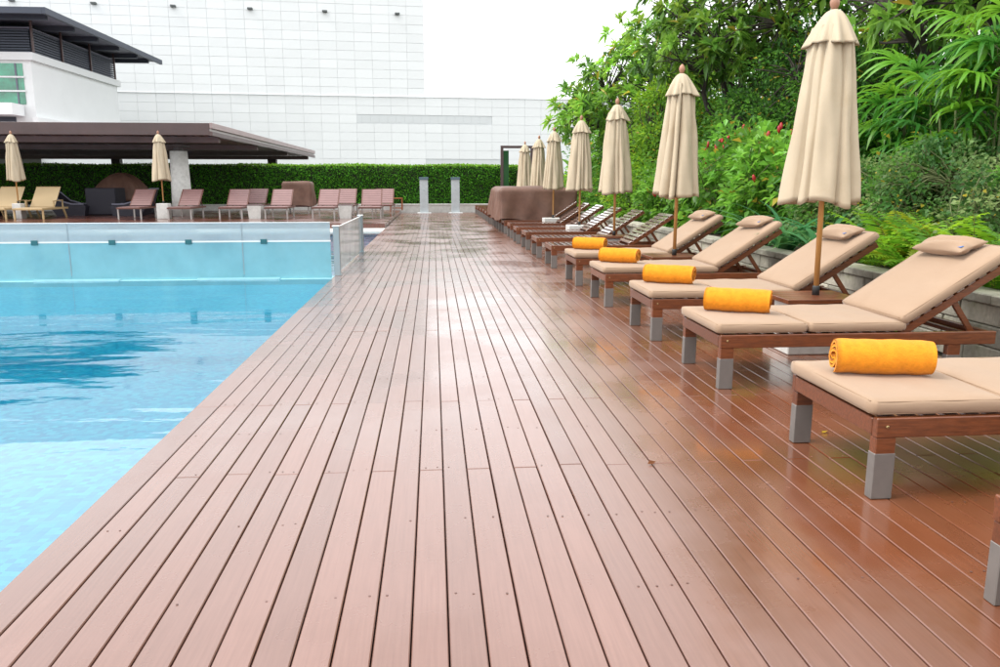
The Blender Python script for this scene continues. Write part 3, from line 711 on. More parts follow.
def wicker_chaise(label, loc, flip, rz=0):
    t = thing('wicker_chaise', label, 'wicker chair', loc, rz); s = -1 if flip else 1       # profile runs along x, back at -x
    prof = [(-.78, .95), (-.5, .80), (-.2, .52), (.2, .40), (.62, .40), (.68, .34), (.62, 0), (-.35, 0), (-.6, .35)]
    V = [(s*x, y, z) for y in (-.42, .42) for x, z in prof]; n = len(prof); F = [tuple(range(n)), tuple(range(n, 2*n))[::-1]]+[(i, (i+1) % n, n+(i+1) % n, n+i) for i in range(n)]
    MB().add(V, F).build('woven_shell', 'wicker', t)
    m = MB(); pr_ = prof[:5]
    for y in (-.43, .43):
        for (a, b) in zip(pr_, pr_[1:]): m.tube((s*a[0], y, a[1]+.02), (s*b[0], y, b[1]+.02), .03, n=8)
    m.tube((s*prof[0][0], -.43, .97), (s*prof[0][0], .43, .97), .03, n=8); m.build('rolled_edge', 'bluegreyl', t)
    return t
wicker_chaise('dark wicker lounge chair leaning away from the dark wicker box', (-13.35, 30.6, FZ), False)
wicker_chaise('dark wicker lounge chair behind the brown sling lounger, back toward the white pillar', (-11.0, 30.3, FZ), True)
wicker_chaise('dark wicker lounge chair half hidden behind the pale teak lounger', (-16.6, 31.0, FZ), True)
t = thing('wicker_daybed', 'dark wicker daybed base with a brown covered dome on it', 'daybed', (-12.25, 31.0, FZ))
m = MB(); m.cbox((-.54, -.5, .02), (.54, .5, 1.0), .03); m.build('woven_box', 'wicker', t)
m = MB(); m.cbox((-.48, -.44, 0), (.48, .44, .019), .004); m.build('plinth', 'rubber', t)
V = []; F = []; n = 120; nk = 16
for k in range(nk+1):
    a = k/nk*math.pi/2
    for i in range(n):
        th_ = 2*math.pi*i/n; r = 1.0+(.035*math.sin(th_*9+k*.3)+.03*abs(math.sin(th_*14+k*.1)))*math.cos(a)
        V.append((1.05*r*math.cos(a)*math.cos(th_), .75*r*math.cos(a)*math.sin(th_), .05+(.68+.02*math.sin(5*th_))*math.sin(a)))
for k in range(nk):
    for i in range(n): F.append((k*n+i, k*n+(i+1) % n, (k+1)*n+(i+1) % n, (k+1)*n+i))
F.append(tuple(range(n))[::-1])
for v in range(len(V)):
    x, y, z = V[v]
    if x > .6: V[v] = (x, y, z-.0)
o = raw('dome_cover', V, F, 'tarp', None, True); o.location = (-12.15, 32.35, FZ+.42); o.scale = (1, 1, 1.55); tag(o, 'brown tarpaulin pulled over a rounded daybed hood', 'tarpaulin')
m = MB(); m.cbox((-.85, -.62, 0), (.95, .65, .465), .02); o = m.build('daybed_seat', 'wicker'); o.location = (-12.15, 32.35, FZ); tag(o, 'low dark wicker seat under the brown covered dome', 'daybed')
V, F = tarp_mesh(-.55, .55, -.5, .5, .30, 1.23, 9); o = raw('covered_stack', V, F, 'tarp', None, True); o.location = (-5.3, 32.0, FZ); tag(o, 'brown fabric cover over a tall stack beside the hedge', 'cover')
t = thing('stacked_table', 'low table under the brown fabric cover', 'table', (-5.3, 32.0, FZ))
m = MB(); m.cbox((-.5, -.45, .26), (.5, .45, 1.15), .02); m.build('stack_body', 'brownmetal', t)
for x in (-.42, .42):
    for y in (-.38, .38): m = MB(); m.bar((x, y, 0), (x, y, .258), .05, .05, (0, 1, 0)); m.build('leg', 'lightmetal', t)
t = thing('wooden_stool', 'small red-brown wooden frame stool against the hedge wall', 'stool', (-1.62, 35.2, 0.0 if False else .121))
m = MB(); m.cbox((-.28, -.2, .5), (.28, .2, .54), .006); m.build('seat', 'redwood', t)
for x in (-.25, .25):
    for y in (-.16, .16): m = MB(); m.bar((x, y, 0), (x, y, .498), .05, .05, (0, 1, 0)); m.build('leg', 'redwood', t)
for y in (-.16, .16): m = MB(); m.bar((-.24, y, .1), (.24, y, .1), .04, .04); m.build('stretcher', 'redwood', t)
for k, x in enumerate((-.40, .97)):
    t = thing('shower_column', 'grey tiled shower column with dark cap, ' + ('nearer the wooden stool' if k == 0 else 'nearer the metal gate frame'), 'shower', (x, 34.9, .0), 0, 'shower columns before the hedge')
    m = MB(); m.cbox((-.18, -.12, .03), (.18, .12, 1.44), .006); m.build('column', 'showertile', t)
    m = MB(); m.cbox((-.20, -.15, 1.441), (.20, .15, 1.55), .006); m.build('cap', 'showercap', t)
    m = MB(); m.cbox((-.30, -.26, 0.001), (.30, .26, .03), .006); m.build('tray', 'steelwhite', t)
    m = MB(); m.tube((.0, -.121, 1.0), (0, -.17, 1.0), .02, n=10); m.build('tap', 'steel', t)
t = thing('gate_frame', 'dark brown metal gate frame with a glass leaf whose green is a painted hedge reflection', 'gate', (3.7, 35.2, 0))
for x in (-.66, .66): m = MB(); m.cbox((x-.06, -.06, 0), (x+.06, .06, 2.80), .005); m.build('post', 'gatemetal', t)
m = MB(); m.cbox((-.72, -.062, 2.801), (.72, .062, 2.91), .005); m.build('lintel', 'gatemetal', t)
m = MB(); m.cbox((-.595, -.02, .05), (-.36, .02, 2.70), .004); m.build('glass_leaf', 'hedgeglass', t)

# ------------------------------------------------------------------ foliage tools
def norm(a): return a/np.maximum(np.linalg.norm(a, axis=-1, keepdims=True), 1e-9)
def leaf_arrays(P, D, L, Wd, col, fold=.25, droop=.15, upb=.6, rg=rng, mid=.48):
    n = len(P); D = norm(D); L = np.broadcast_to(L, n)[:, None]; Wd = np.broadcast_to(Wd, n)[:, None]
    U = rg.normal(size=(n, 3)); U[:, 2] = np.abs(U[:, 2])+upb*2; S_ = norm(np.cross(D, U)); N_ = np.cross(S_, D)
    dz = np.zeros((n, 3)); dz[:, 2] = -1
    midp = P+D*L*mid-N_*Wd*fold*.5; tip = P+D*L+dz*L*droop
    a = P+D*L*mid+S_*Wd*.5+N_*Wd*fold*.5; b = P+D*L*mid-S_*Wd*.5+N_*Wd*fold*.5
    V = np.stack([P, a, tip, b, midp], 1).reshape(-1, 3); i = np.arange(n)[:, None]*5
    F = np.concatenate([i+np.array([[0, 1, 2, 4]]), i+np.array([[0, 4, 2, 3]])], 0)[:, ::-1]
    return V, F, np.repeat(col, 5, 0)
GB = 1.5
def pick_cols(n, pal, rg=rng, jit=.18):
    pal = np.asarray(pal, float)*GB; c = pal[rg.integers(0, len(pal), n)]*(1+jit*rg.normal(size=(n, 1))); return np.clip(c, .002, .9)
def branch_mesh(segs, n=6):
    V = []; F = []
    for p0, p1, r0, r1 in segs:
        p0 = np.asarray(p0, float); p1 = np.asarray(p1, float); d = p1-p0; d /= max(np.linalg.norm(d), 1e-6)
        a = np.cross(d, [0, 0, 1.]) if abs(d[2]) < .95 else np.cross(d, [1., 0, 0]); a /= np.linalg.norm(a); b = np.cross(d, a); o = len(V)
        for p, r in ((p0, r0), (p1+d*r1*.3, r1)):
            for i in range(n): t = 2*math.pi*i/n; V.append(p+a*r*math.cos(t)+b*r*math.sin(t))
        for i in range(n): F.append((o+i, o+(i+1) % n, o+n+(i+1) % n, o+n+i))
    return np.array(V), np.array(F)
def curve_segs(p0, p1, r0, r1, sag=.0, wob=.1, k=5, rg=rng):
    p0 = np.asarray(p0, float); p1 = np.asarray(p1, float); L = np.linalg.norm(p1-p0); off = rg.normal(size=3)*wob*L; pts = []
    for i in range(k+1):
        u = i/k; pts.append(p0+(p1-p0)*u+off*math.sin(math.pi*u)+np.array([0, 0, sag*L*math.sin(math.pi*u)]))
    return [(pts[i], pts[i+1], r0+(r1-r0)*i/k, r0+(r1-r0)*(i+1)/k) for i in range(k)], pts
def tree(name, label, base, lobes, ncl, per, L, Wd, pal, cl_r=.3, trunk_r=.11, rosette=False, fork=None, cat='tree', group=None, lm='leaf', droop=.2, shell=.55, bark='bark', upb=.6, tseed=0):
    rg = np.random.default_rng(1000+tseed); t = thing(name, label, cat, tuple(base), 0, group); base = np.asarray(base, float)
    lobes = [(np.asarray(c, float), np.asarray(r, float)) for c, r in lobes]; vol = np.array([np.prod(r)**.67 for c, r in lobes]); vol /= vol.sum()
    cl = []
    for _ in range(ncl):
        c, r = lobes[rg.choice(len(lobes), p=vol)]; d = rg.normal(size=3); d /= np.linalg.norm(d); q = shell+(1-shell)*rg.random()**.6
        d2 = d*r*q*(1+.10*rg.normal()); p = c+d2; p[2] = max(p[2], base[2]+.08); cl.append((p, norm(d*np.array([1, 1, .8])+[0, 0, .35])))
    segs = []; cen = sum(c*v for (c, r), v in zip(lobes, vol)); fk = np.asarray(fork, float) if fork is not None else base+(cen-base)*.45
    s, _ = curve_segs(base-[0, 0, .1], fk, trunk_r, trunk_r*.75, wob=.05, rg=rg); segs += s
    nodes_ = [fk]; nl = max(4, len(lobes)*2)
    for k in range(nl):
        c, r = lobes[k % len(lobes)]; e = c+rg.normal(size=3)*r*.38; s, pts = curve_segs(fk, e, trunk_r*.62, trunk_r*.22, sag=.06, wob=.12, rg=rg); segs += s; nodes_ += pts[2:]
    nd = np.array(nodes_)
    for p, d in cl:
        j = np.argmin(np.linalg.norm(nd-p, axis=1)+rg.random(len(nd))*.15); s, _ = curve_segs(nd[j], p, trunk_r*.17, .008, sag=.03, wob=.10, k=3, rg=rg); segs += s
    V, F = branch_mesh(segs); quads('trunk', V-base, F, bark, None, t, True)
    P = []; D = []; cidx = []
    cp = np.array([c[0] for c in cl]); cd = np.array([c[1] for c in cl]); m_ = ncl*per; ci = np.repeat(np.arange(ncl), per)
    if rosette:
        q = rg.normal(size=(m_, 3)); q -= (q*cd[ci]).sum(1)[:, None]*cd[ci]; q = norm(q); k_ = rg.random(m_)[:, None]
        D = q*(.55+.5*k_)+cd[ci]*(.75-.9*k_)+np.array([0, 0, .12]); P = cp[ci]+rg.normal(size=(m_, 3))*.03
    else:
        q = rg.normal(size=(m_, 3)); q = norm(q)*(rg.random(m_)**.45)[:, None]; P = cp[ci]+q*cl_r*np.array([1.1, 1.1, .8]); D = q+cd[ci]*.5+rg.normal(size=(m_, 3))*.35
    ccol = pick_cols(ncl, pal, rg, .16)[ci]*(1+.12*rg.normal(size=(m_, 1)))
    old = rg.random(m_) < .022; ccol[old] = np.array([.42, .34, .04])*(.6+.6*rg.random((old.sum(), 1)))
    V, F, cc = leaf_arrays(P, D, L*(.65+.6*rg.random(m_)), Wd*(.7+.5*rg.random(m_)), np.clip(ccol, .003, .8), droop=droop, rg=rg, upb=upb)
    quads('crown', V-base, F, lm, cc, t)
    return t
# palettes (linear albedo)
P_FR = [(.16, .30, .04), (.12, .25, .035), (.055, .135, .018), (.075, .175, .022), (.10, .21, .028), (.05, .12, .02), (.13, .22, .03)]
P_DK = [(.06, .16, .02), (.022, .075, .012), (.03, .095, .014), (.042, .12, .016), (.02, .06, .012)]
P_YG = [(.12, .25, .02), (.09, .21, .02), (.16, .28, .02), (.07, .17, .02)]
P_FL = [(.075, .20, .022), (.10, .25, .03), (.13, .29, .035), (.06, .15, .02)]
P_GG = [(.05, .105, .03), (.085, .145, .045), (.14, .19, .07), (.03, .085, .02), (.05, .13, .02)]
P_MID = [(.045, .13, .016), (.06, .16, .02), (.085, .20, .024), (.035, .10, .015)]
P_HG = [(.05, .20, .014), (.07, .25, .017), (.10, .31, .02), (.03, .135, .012)]

# ------------------------------------------------------------------ hedge
t = thing('hedge', 'long clipped dark green hedge beyond the pool deck', 'hedge', (0, 36.3, 0))
m = MB(); m.box((-40, .12, .28), (4.6, 1.0, 2.055)); m.build('branches', 'hedgecore', t)
n = 70000; x = rng.uniform(-34, 4.6, n); face = rng.random(n) < .80
P = np.stack([x, np.where(face, rng.normal(.04, .06, n), rng.uniform(0, 1.0, n)), np.where(face, rng.uniform(.28, 2.12, n), rng.normal(2.06, .022, n))], 1)
P[:, 1] += np.where(face, .05*np.sin(P[:, 0]*2.1)*np.sin(P[:, 2]*3.3+P[:, 0]), 0); P[:, 2] += .02*np.sin(P[:, 0]*1.4)
D = rng.normal(size=(n, 3))*.6+np.where(face[:, None], np.array([[0, -.7, .35]]), np.array([[0, -.1, .9]]))
cc = pick_cols(n, P_HG, jit=.25); newg = (P[:, 2] > 2.0); cc[newg] = pick_cols(newg.sum(), [(.11, .26, .015), (.15, .30, .02), (.08, .2, .015)])
V, F, c5 = leaf_arrays(P, D, .085*(.7+.6*rng.random(n)), .05*(.7+.6*rng.random(n)), cc); quads('foliage', V, F, 'leaf_hedge', c5, t)
m = MB()
t = thing('hedge_wall', 'low pale concrete kerb wall under the hedge', 'wall', (0, 36.0, 0))
m = MB(); m.box((-34, -.15, -.1), (4.0, .35, .33)); m.build('wall_body', 'concrete', t)
for k in range(26): m = MB(); m.cbox((-34+k*1.46, -.18, .332), (-34+k*1.46+1.45, .36, .375), .006); m.build('coping_stone', 'concrete', t)

# ------------------------------------------------------------------ pergola beyond the pool
t = thing('pergola', 'broad flat dark brown pergola roof on posts beyond the pool', 'pergola', (0, 0, 0))
x0, x1, y0, y1, zr = -34, -7.45, 28.2, 52, 3.30
m = MB(); m.box((x0, y0+.1, zr-.10), (x1-.12, y1, zr-.02)); m.build('roof_deck', 'pergunder', t)
m = MB(); m.cbox((x0, y0, zr-.40), (x1-.1, y0+.09, zr), .006); m.build('front_fascia', 'perg', t)
m = MB(); m.cbox((x1-.09, y0, zr-.18), (x1, y1, zr+.01), .006); m.build('side_fascia', 'pergsheen', t)
m = MB(); m.cbox((x1-.16, y0+.02, zr-.27), (x1-.07, y1, zr-.185), .006); m.build('side_gutter', 'lightmetal', t)
m = MB(); m.cbox((x1-.12, y0, zr-.42), (x1-.01, y1, zr-.275), .006); m.build('side_fascia', 'perg', t)
for k in range(88):
    m = MB(); xx = x1-.35-k*.30; m.cbox((xx-.03, y0+.12, zr-.34), (xx+.03, y1-.1, zr-.11), .004)
    o = m.build('rafter', 'pergunder', t)
for y in (30.2, 36.6, 44, 51): m = MB(); m.cbox((x0, y-.12, zr-.56), (x1-.3, y+.12, zr-.345), .006); m.build('beam', 'pergunder', t)
for (x, y) in ((-9.95, 51), (-19.3, 51), (-28.5, 51)): m = MB(); m.cbox((x-.25, y-.25, -1.7), (x+.25, y+.25, zr-.565), .01); m.build('post', 'pergdark', t)
t = thing('pillar', 'white slightly tapering round pillar carrying the pergola', 'pillar', (-9.08, 29.7, FZ))
m = MB(); m.lathe([(.36, 0), (.345, .6), (.30, 2.30)], 28); m.build('shaft', 'concrete', t, True)
m = MB(); m.lathe([(.14, 2.301), (.14, 2.55)], 16); m.cbox((-.2, -.22, 2.45), (.2, .8, 2.52), .004); m.build('bracket', 'pergdark', t)

# ------------------------------------------------------------------ white building with the jutting roof
t = thing('white_house', 'white building with green windows, louvre band and jutting dark roof', 'building', (0, 0, 0))
bx, by, zt = -24.2, 52, 9.05
m = MB(); m.box((-60, by, -1.7), (bx, 65.3, zt-.45)); m.build('wall', 'white_render', t)
m = MB(); m.box((-60, by-.22, zt-.449), (bx+.22, 65.5, zt)); m.build('parapet_band', 'white_render', t)
m = MB(); m.box((-60, by+.7, zt+.001), (bx-.25, 65.0, 10.47)); m.build('clerestory_wall', 'bluegrey', t)
for k in range(9):
    m = MB(); z = zt+.06+k*.155; m.cbox((-60, by+.30, z), (bx-.1, by+.42, z+.10), .004); m.build('louvre', 'bluegrey', t)
    m = MB(); m.cbox((bx-.10, by+.43, z), (bx+.02, 64.9, z+.10), .004); m.build('louvre', 'bluegrey', t)
for y in (by+.32, 56.2, 60.6, 64.9): m = MB(); m.cbox((bx+.03, y-.07, zt+.002), (bx+.13, y+.07, 10.975), .006); m.build('louvre_post', 'perg', t)
m = MB(); m.box((-60, by+.2, 10.48), (bx+.02, 65, 10.56)); m.build('head_channel', 'bluegreyl', t)
rx = -22.1
m = MB(); m.box((-60, 49.6, 10.98), (rx, 69.0, 11.08)); m.build('roof_sheet', 'bluegreyl', t)
m = MB(); m.cbox((-60, 49.4, 10.80), (rx-.001, 49.59, 11.16), .01); m.build('roof_fascia', 'bluegrey', t)
m = MB(); m.cbox((rx+.001, 49.4, 10.80), (rx+.2, 69.2, 11.16), .01); m.build('roof_fascia', 'bluegrey', t)
for y in (50.6, 54.2, 57.8, 61.4, 65.0, 67.4): m = MB(); m.cbox((-30, y-.14, 10.66), (rx-.3, y+.14, 10.975), .006); m.build('roof_beam', 'bluegrey', t)
for k in range(3): m = MB(); m.cbox((-60, by-.05, 8.12-.98*k-.78), (bx-.48, by-.012, 8.38-.98*k), .01) if False else m.cbox((-60, by-.05, 7.66-.82*k), (bx-.5+.03*k*0, by-.012, 8.42-.82*k), .01); m.build('window_pane', 'greenglass', t)
for k in range(8): m = MB(); m.cbox((bx-.9-k*1.9-.05, by-.09, 6.02), (bx-.9-k*1.9+.05, by-.052, 8.42), .006); m.build('mullion', 'bluegreyl', t)
for z in (7.62, 6.80): m = MB(); m.cbox((-60, by-.13, z-.05), (bx-.4, by-.092, z+.05), .006); m.build('transom', 'white_render', t)
m = MB(); m.box((-60, by-1.6, 5.30), (bx-.6, by-.15, 5.98)); m.box((bx-.6, by-1.4, 5.28), (bx+.25, 66, 5.80)) if False else None; m.build('balcony_slab', 'white_render', t)
m = MB(); m.cbox((bx+.001, by-.6, 4.3), (bx+.35, 65.9, 5.25), .02); m.build('side_ledge', 'white_render', t)
m = MB(); m.box((-60, by-.04, 4.0), (bx-1.2, by-.012, 5.28)); m.build('lower_glazing', 'bluegrey', t)

# ------------------------------------------------------------------ large panelled building behind
AN = R(4.8)
t = thing('panelled_building', 'huge windowless white building clad in panels behind the hedge', 'building', (-.65, 80, 0), AN)
PWd, PH = 1.66, .835; zl = 9.50                 # local x along the facade, 0 = corner of the tower
TOP1, TOP2 = 20.8, 22.9
m = MB(); m.box((-70, .04, -1.7), (40, 30, zl)); m.build('lower_block', 'joint', t)
m = MB(); m.box((-70, .04, zl+.001), (-.0, 30, TOP1)); m.box((-70, .04, TOP1+.001), (-24, 30, TOP2)); m.build('tower_block', 'joint', t)
pj = []
def in_vent(x, z): return (-7.0 < x+PWd/2 < 6.4 and 7.0 < z+PH/2 < 7.9) or (-.4 < x+PWd/2 < 9 and z+PH/2 < 3.9)
nz = 12
for k in range(nz):
    z = zl-(k+1)*PH
    for c in range(-43, 25):
        x = c*PWd
        if z < -1.7: continue
        pj.append((x, z, PWd-.015, PH-.015, in_vent(x, z)))
k = 0
while zl+k*PH < TOP2-.1:
    z = zl+.03+k*PH
    for c in range(1, 43):
        x = -c*PWd
        lim = TOP2 if x < -24.5 else TOP1
        if z+PH > lim+.05: continue
        pj.append((x, z, PWd-.015, PH-.015, False))
    k += 1
def vis(p):
    xw, yw = -.65+p[0]*math.cos(AN), 80+p[0]*math.sin(AN); a = 433+784*xw/yw; b = 183-784*(p[1]-1.3)/yw
    s = 0 if (20 < a < 560 and -8 < b < 165) else 100
    if a < 165 and b > 8 + max(0, a-46)*.44: s += 50
    if a < 320 and b > 122: s += 50
    return s+(yw-75)*.1
pj.sort(key=vis); rest = MB(); rv = MB(); pmesh = None
for i, (x, z, wd, h_, vent) in enumerate(pj):
    if vent: rv.box((x, .0, z), (x+wd, .05, z+h_)); continue
    if i < 300:
        if pmesh is None: o = MB().cbox((0, 0, 0), (wd, .07, h_), .008).build('cladding_panel', 'panel'); pmesh = o.data
        else: o = bpy.data.objects.new('cladding_panel', pmesh); C.objects.link(o)
        o.parent = t; o.location = (x, -.045+random.uniform(-.004, .004), z)
    else: rest.box((x, -.045, z), (x+wd, .035, z+h_))
stuff(rest.build('panel_field', 'panel', t)); rv.build('vent_band', 'greyband', t)
for k in range(16): m = MB(); m.cbox((-6.9+k*.82, -.02, 7.08), (-6.9+k*.82+.76, -.001, 7.80), .004); m.build('vent_grille', 'greyband', t)
for k in range(6): m = MB(); m.cbox((-31.4+k*.36, -.10, 7.55), (-31.4+k*.36+.32, -.046, 8.5), .004); m.build('vent_grille', 'grille', t)
for k in range(6):
    m = MB(); m.cbox((-2.75-k*6.75, -.42, 17.05), (-2.3-k*6.75, -.05, 17.2), .01); m.build('facade_lamp', 'lamp', t)
m = MB(); m.cbox((-70, -.15, zl+.003), (.06, -.06, zl+.026), .004) ; m.build('ledge_strip', 'joint', t)
m = MB(); m.cbox((.0, -.10, zl+.002), (40, .6, zl+.10), .01); m.build('coping', 'panel', t)

# ------------------------------------------------------------------ garden behind the stone wall
BZ = .44
tree('frangipani_tree', 'spreading frangipani tree with long leaves, its twigs reaching over the gate frame', (5.6, 23.2, BZ), [((5.5, 22.6, 3.7), (1.9, 2.6, 1.35)), ((6.6, 22.2, 4.9), (1.9, 2.4, 1.2)), ((4.2, 22.5, 3.1), (1.15, 1.6, .8)), ((6.2, 22.6, 2.4), (1.4, 2.0, .8))], 380, 17, .32, .10, P_FR, trunk_r=.13, rosette=True, lm='leaf_gloss', tseed=1, shell=.5)
tree('frangipani_tree', 'tall frangipani tree with dark forking limbs behind the cream umbrellas', (6.9, 17.6, BZ), [((6.9, 17.6, 5.2), (2.0, 2.2, 1.3)), ((6.0, 17.3, 4.2), (1.5, 2.0, .8)), ((7.8, 17.8, 4.6), (1.6, 2.0, 1.0))], 290, 17, .30, .10, P_FR, trunk_r=.13, rosette=True, lm='leaf_gloss', tseed=2, shell=.45)
tree('broadleaf_tree', 'dense dark small-leaved tree above the red-flowered bushes', (7.4, 15.0, BZ), [((7.4, 15.0, 2.7), (1.4, 1.8, 1.5)), ((6.6, 15.6, 2.2), (1.1, 1.4, 1.0)), ((8.2, 14.4, 2.6), (1.3, 1.5, 1.4))], 420, 60, .10, .055, P_DK, cl_r=.32, tseed=3)
tree('broadleaf_tree', 'pale yellow-green small tree standing between the frangipanis', (6.0, 19.8, BZ), [((6.0, 19.7, 2.7), (1.0, 1.3, 1.3)), ((5.6, 19.0, 1.8), (.9, 1.2, .9))], 230, 45, .12, .06, P_YG, cl_r=.28, trunk_r=.07, tseed=4)
tree('frangipani_tree', 'old frangipani with bare black crooked limbs behind the lady palm', (8.9, 12.6, BZ), [((8.6, 12.4, 4.6), (2.2, 2.0, 1.0)), ((10.2, 12.8, 4.9), (2.0, 2.0, 1.0)), ((7.4, 12.2, 4.0), (1.2, 1.4, .7))], 200, 15, .30, .10, P_FR, trunk_r=.17, rosette=True, lm='leaf_gloss', fork=(8.9, 12.5, 1.9), tseed=5, shell=.4)
tree('shade_tree', 'tall shade tree with high leafy crown over the lady palms', (9.6, 14.4, BZ), [((8.6, 14.0, 7.6), (2.8, 3.2, 2.3)), ((10.6, 12.5, 7.4), (3.0, 3.2, 2.4)), ((9.2, 10.2, 7.8), (2.6, 2.6, 2.0)), ((7.9, 17.5, 7.2), (2.0, 2.4, 1.8))], 620, 34, .22, .12, P_MID, cl_r=.5, trunk_r=.2, fork=(9.5, 14.0, 4.2), tseed=15, shell=.5)
back = [((9.4, 31, 2.6), (2.6, 3.0, 2.1), P_MID, 'green tree mass beside the gate frame, farthest along the bed', 6), ((10.2, 25, 3.0), (2.6, 3.0, 2.4), P_DK, 'dark green tree filling the space behind the spreading frangipani', 7), ((11, 19.5, 3.3), (2.4, 3.0, 2.6), P_MID, 'mid green tree behind the tall frangipani', 8), ((12.2, 15.0, 2.6), (2.4, 2.6, 2.2), P_DK, 'dark leafy tree behind the old frangipani limbs', 9), ((12.6, 10.5, 2.4), (2.4, 2.6, 2.2), P_MID, 'green leafy tree behind the lady palm', 10), ((7.0, 28.5, 2.0), (1.6, 2.4, 1.6), P_MID, 'bushy green tree behind the covered heap', 11)]
for c, r, pal, lb, sd_ in back:
    tree('broadleaf_tree', lb, (c[0], c[1], BZ), [(c, r), ((c[0]-.6, c[1]-.8, c[2]*.7), (r[0]*.8, r[1]*.8, r[2]*.7))], 420, 42, .17, .085, pal, cl_r=.45, trunk_r=.15, tseed=sd_, shell=.6, group='background trees')
# big paddle leaves of a young banana
t = thing('banana_plant', 'young banana plant with broad pale green leaves behind the umbrellas', 'plant', (4.7, 25.6, BZ))
for k in range(7):
    a = k*2.4; L_ = 1.1; V = []; F = []; c = []
    for i in range(9):
        u = i/8; w_ = .19*math.sin(math.pi*min(1, .08+u*.92))**.6; r = u*L_*.6; z = .8+u*L_*(1-.45*u)+.2*(k % 3)
        V += [(r, -w_, z+.03), (r, 0, z), (r, w_, z+.03)]
    for i in range(8): F += [(3*i, 3*i+3, 3*i+4, 3*i+1), (3*i+1, 3*i+4, 3*i+5, 3*i+2)]
    o = quads('leaf', np.array(V), F, 'leaf_gloss', np.tile(np.array([.10, .27, .03]), (len(V), 1)), t, True); o.rotation_euler.z = a
m = MB(); m.tube((0, 0, -.05), (0, 0, 1.3), .07, .045, 10); m.build('stem', 'stem', t, True)

def bush(name, label, c, r, ncl, per, L, Wd, pal, cl_r, seed, group=None, lm='leaf', flowers=0, upb=.6):
    t = tree(name, label, (c[0], c[1], BZ), [(c, r)], ncl, per, L, Wd, pal, cl_r=cl_r, trunk_r=.025, cat='bush', group=group, lm=lm, tseed=seed, shell=.78, bark='stem', droop=.25, upb=upb)
    for o in t.children: o.name = {'trunk': 'stems', 'crown': 'foliage'}[o.name.split('.')[0]]
    rg = np.random.default_rng(seed)
    for k in range(flowers):
        d = rg.normal(size=3); d[2] = abs(d[2])+.15; d[0] = -abs(d[0])*.9; d[1] = -abs(d[1])*.8; d /= np.linalg.norm(d); p = np.array(c)+d*np.array(r)*1.06-np.array([c[0], c[1], BZ])
        m = MB(); m.lathe([(.009, -.045), (.023, -.015), (.029, .015), (.024, .045), (.009, .07)], 8); o = m.build('flower', 'flower', t, True); o.location = p; o.rotation_euler = (rg.normal()*.3, rg.normal()*.3, 0)
    return t
g = 'red-flowered bushes in the bed'
bush('ginger_bush', 'leafy bush with red cone flowers, beside the strap-leaved lilies', (5.55, 11.6, 1.15), (.95, 1.1, 1.0), 150, 30, .17, .10, P_FL, .24, 21, g, 'leaf_gloss', 14)
bush('ginger_bush', 'leafy bush with the most red cone flowers, middle of the flowering row', (5.45, 13.7, 1.15), (.95, 1.25, 1.05), 170, 30, .17, .10, P_FL, .24, 22, g, 'leaf_gloss', 18)
bush('ginger_bush', 'leafy bush with few red flowers, beside the plain green low bushes', (5.25, 16.0, .95), (.9, 1.3, .85), 140, 30, .16, .095, P_FL, .24, 23, g, 'leaf_gloss', 8)
for k, (x, y, rz_, pal) in enumerate(((4.9, 18.3, .75, P_YG), (4.95, 20.4, .7, P_MID), (4.85, 22.6, .75, P_YG), (4.9, 24.9, .7, P_MID), (4.9, 27.4, .75, P_YG), (4.8, 30.2, .8, P_MID), (4.8, 33.0, .8, P_MID))):
    bush('low_bush', 'plain green low bush along the stone wall, ' + ('next to the red-flowered bushes' if k == 0 else '%s from the red-flowered bushes' % ORD[k]), (x, y, BZ+.42), (.75, 1.25, rz_), 110, 26, .13, .065, pal, .22, 40+k, 'low bushes along the wall')
bush('silver_shrub', 'grey-green small-leaved shrub under the lady palm', (5.45, 8.15, 1.0), (.75, .8, .68), 200, 40, .062, .046, P_GG, .15, 31, 'grey-green shrubs')
bush('silver_shrub', 'grey-green small-leaved shrub between the ferns and the strap-leaved lilies', (5.3, 9.5, .95), (.7, .75, .6), 170, 40, .062, .046, P_GG, .15, 32, 'grey-green shrubs')
bush('silver_shrub', 'grey-green small-leaved shrub behind the yellow-green ferns', (5.6, 6.9, .95), (.75, .75, .62), 170, 40, .062, .046, P_GG, .15, 33, 'grey-green shrubs')
bush('dark_bush', 'dark glossy bush filling the shade behind the grey-green shrubs', (6.6, 10.2, 1.2), (.9, 2.2, 1.0), 160, 30, .14, .06, P_DK, .28, 34)

# strap-leaved lilies, ferns, lady palm: each leaf or frond is a piece
def strap(L_, wd, arch, col, seg=7, vfold=.3):
    V = []; F = []
    for i in range(seg+1):
        u = i/seg; a = arch*u*1.3; x = L_*(u*.55+.35*u*u); z = L_*(.85*u-arch*.85*u*u); w_ = wd*.5*(1-u**2.6)*(1 if u > .05 else .7)+.001
        V += [(x, -w_, z+w_*vfold), (x, 0, z), (x, w_, z+w_*vfold)]
    for i in range(seg): F += [(3*i, 3*i+3, 3*i+4, 3*i+1), (3*i+1, 3*i+4, 3*i+5, 3*i+2)]
    return np.array(V), np.array(F), np.tile(np.array(col), (len(V), 1))
def hold(name, arr, m):
    o = quads(name, *arr[:2], m, arr[2]); me = o.data; bpy.data.objects.remove(o); return me
lily = [hold('leaf', strap(1.0, .065, .62+.12*i, (.06+.02*i, .20+.03*i, .085), vfold=.25), 'leaf_gloss') for i in range(4)]
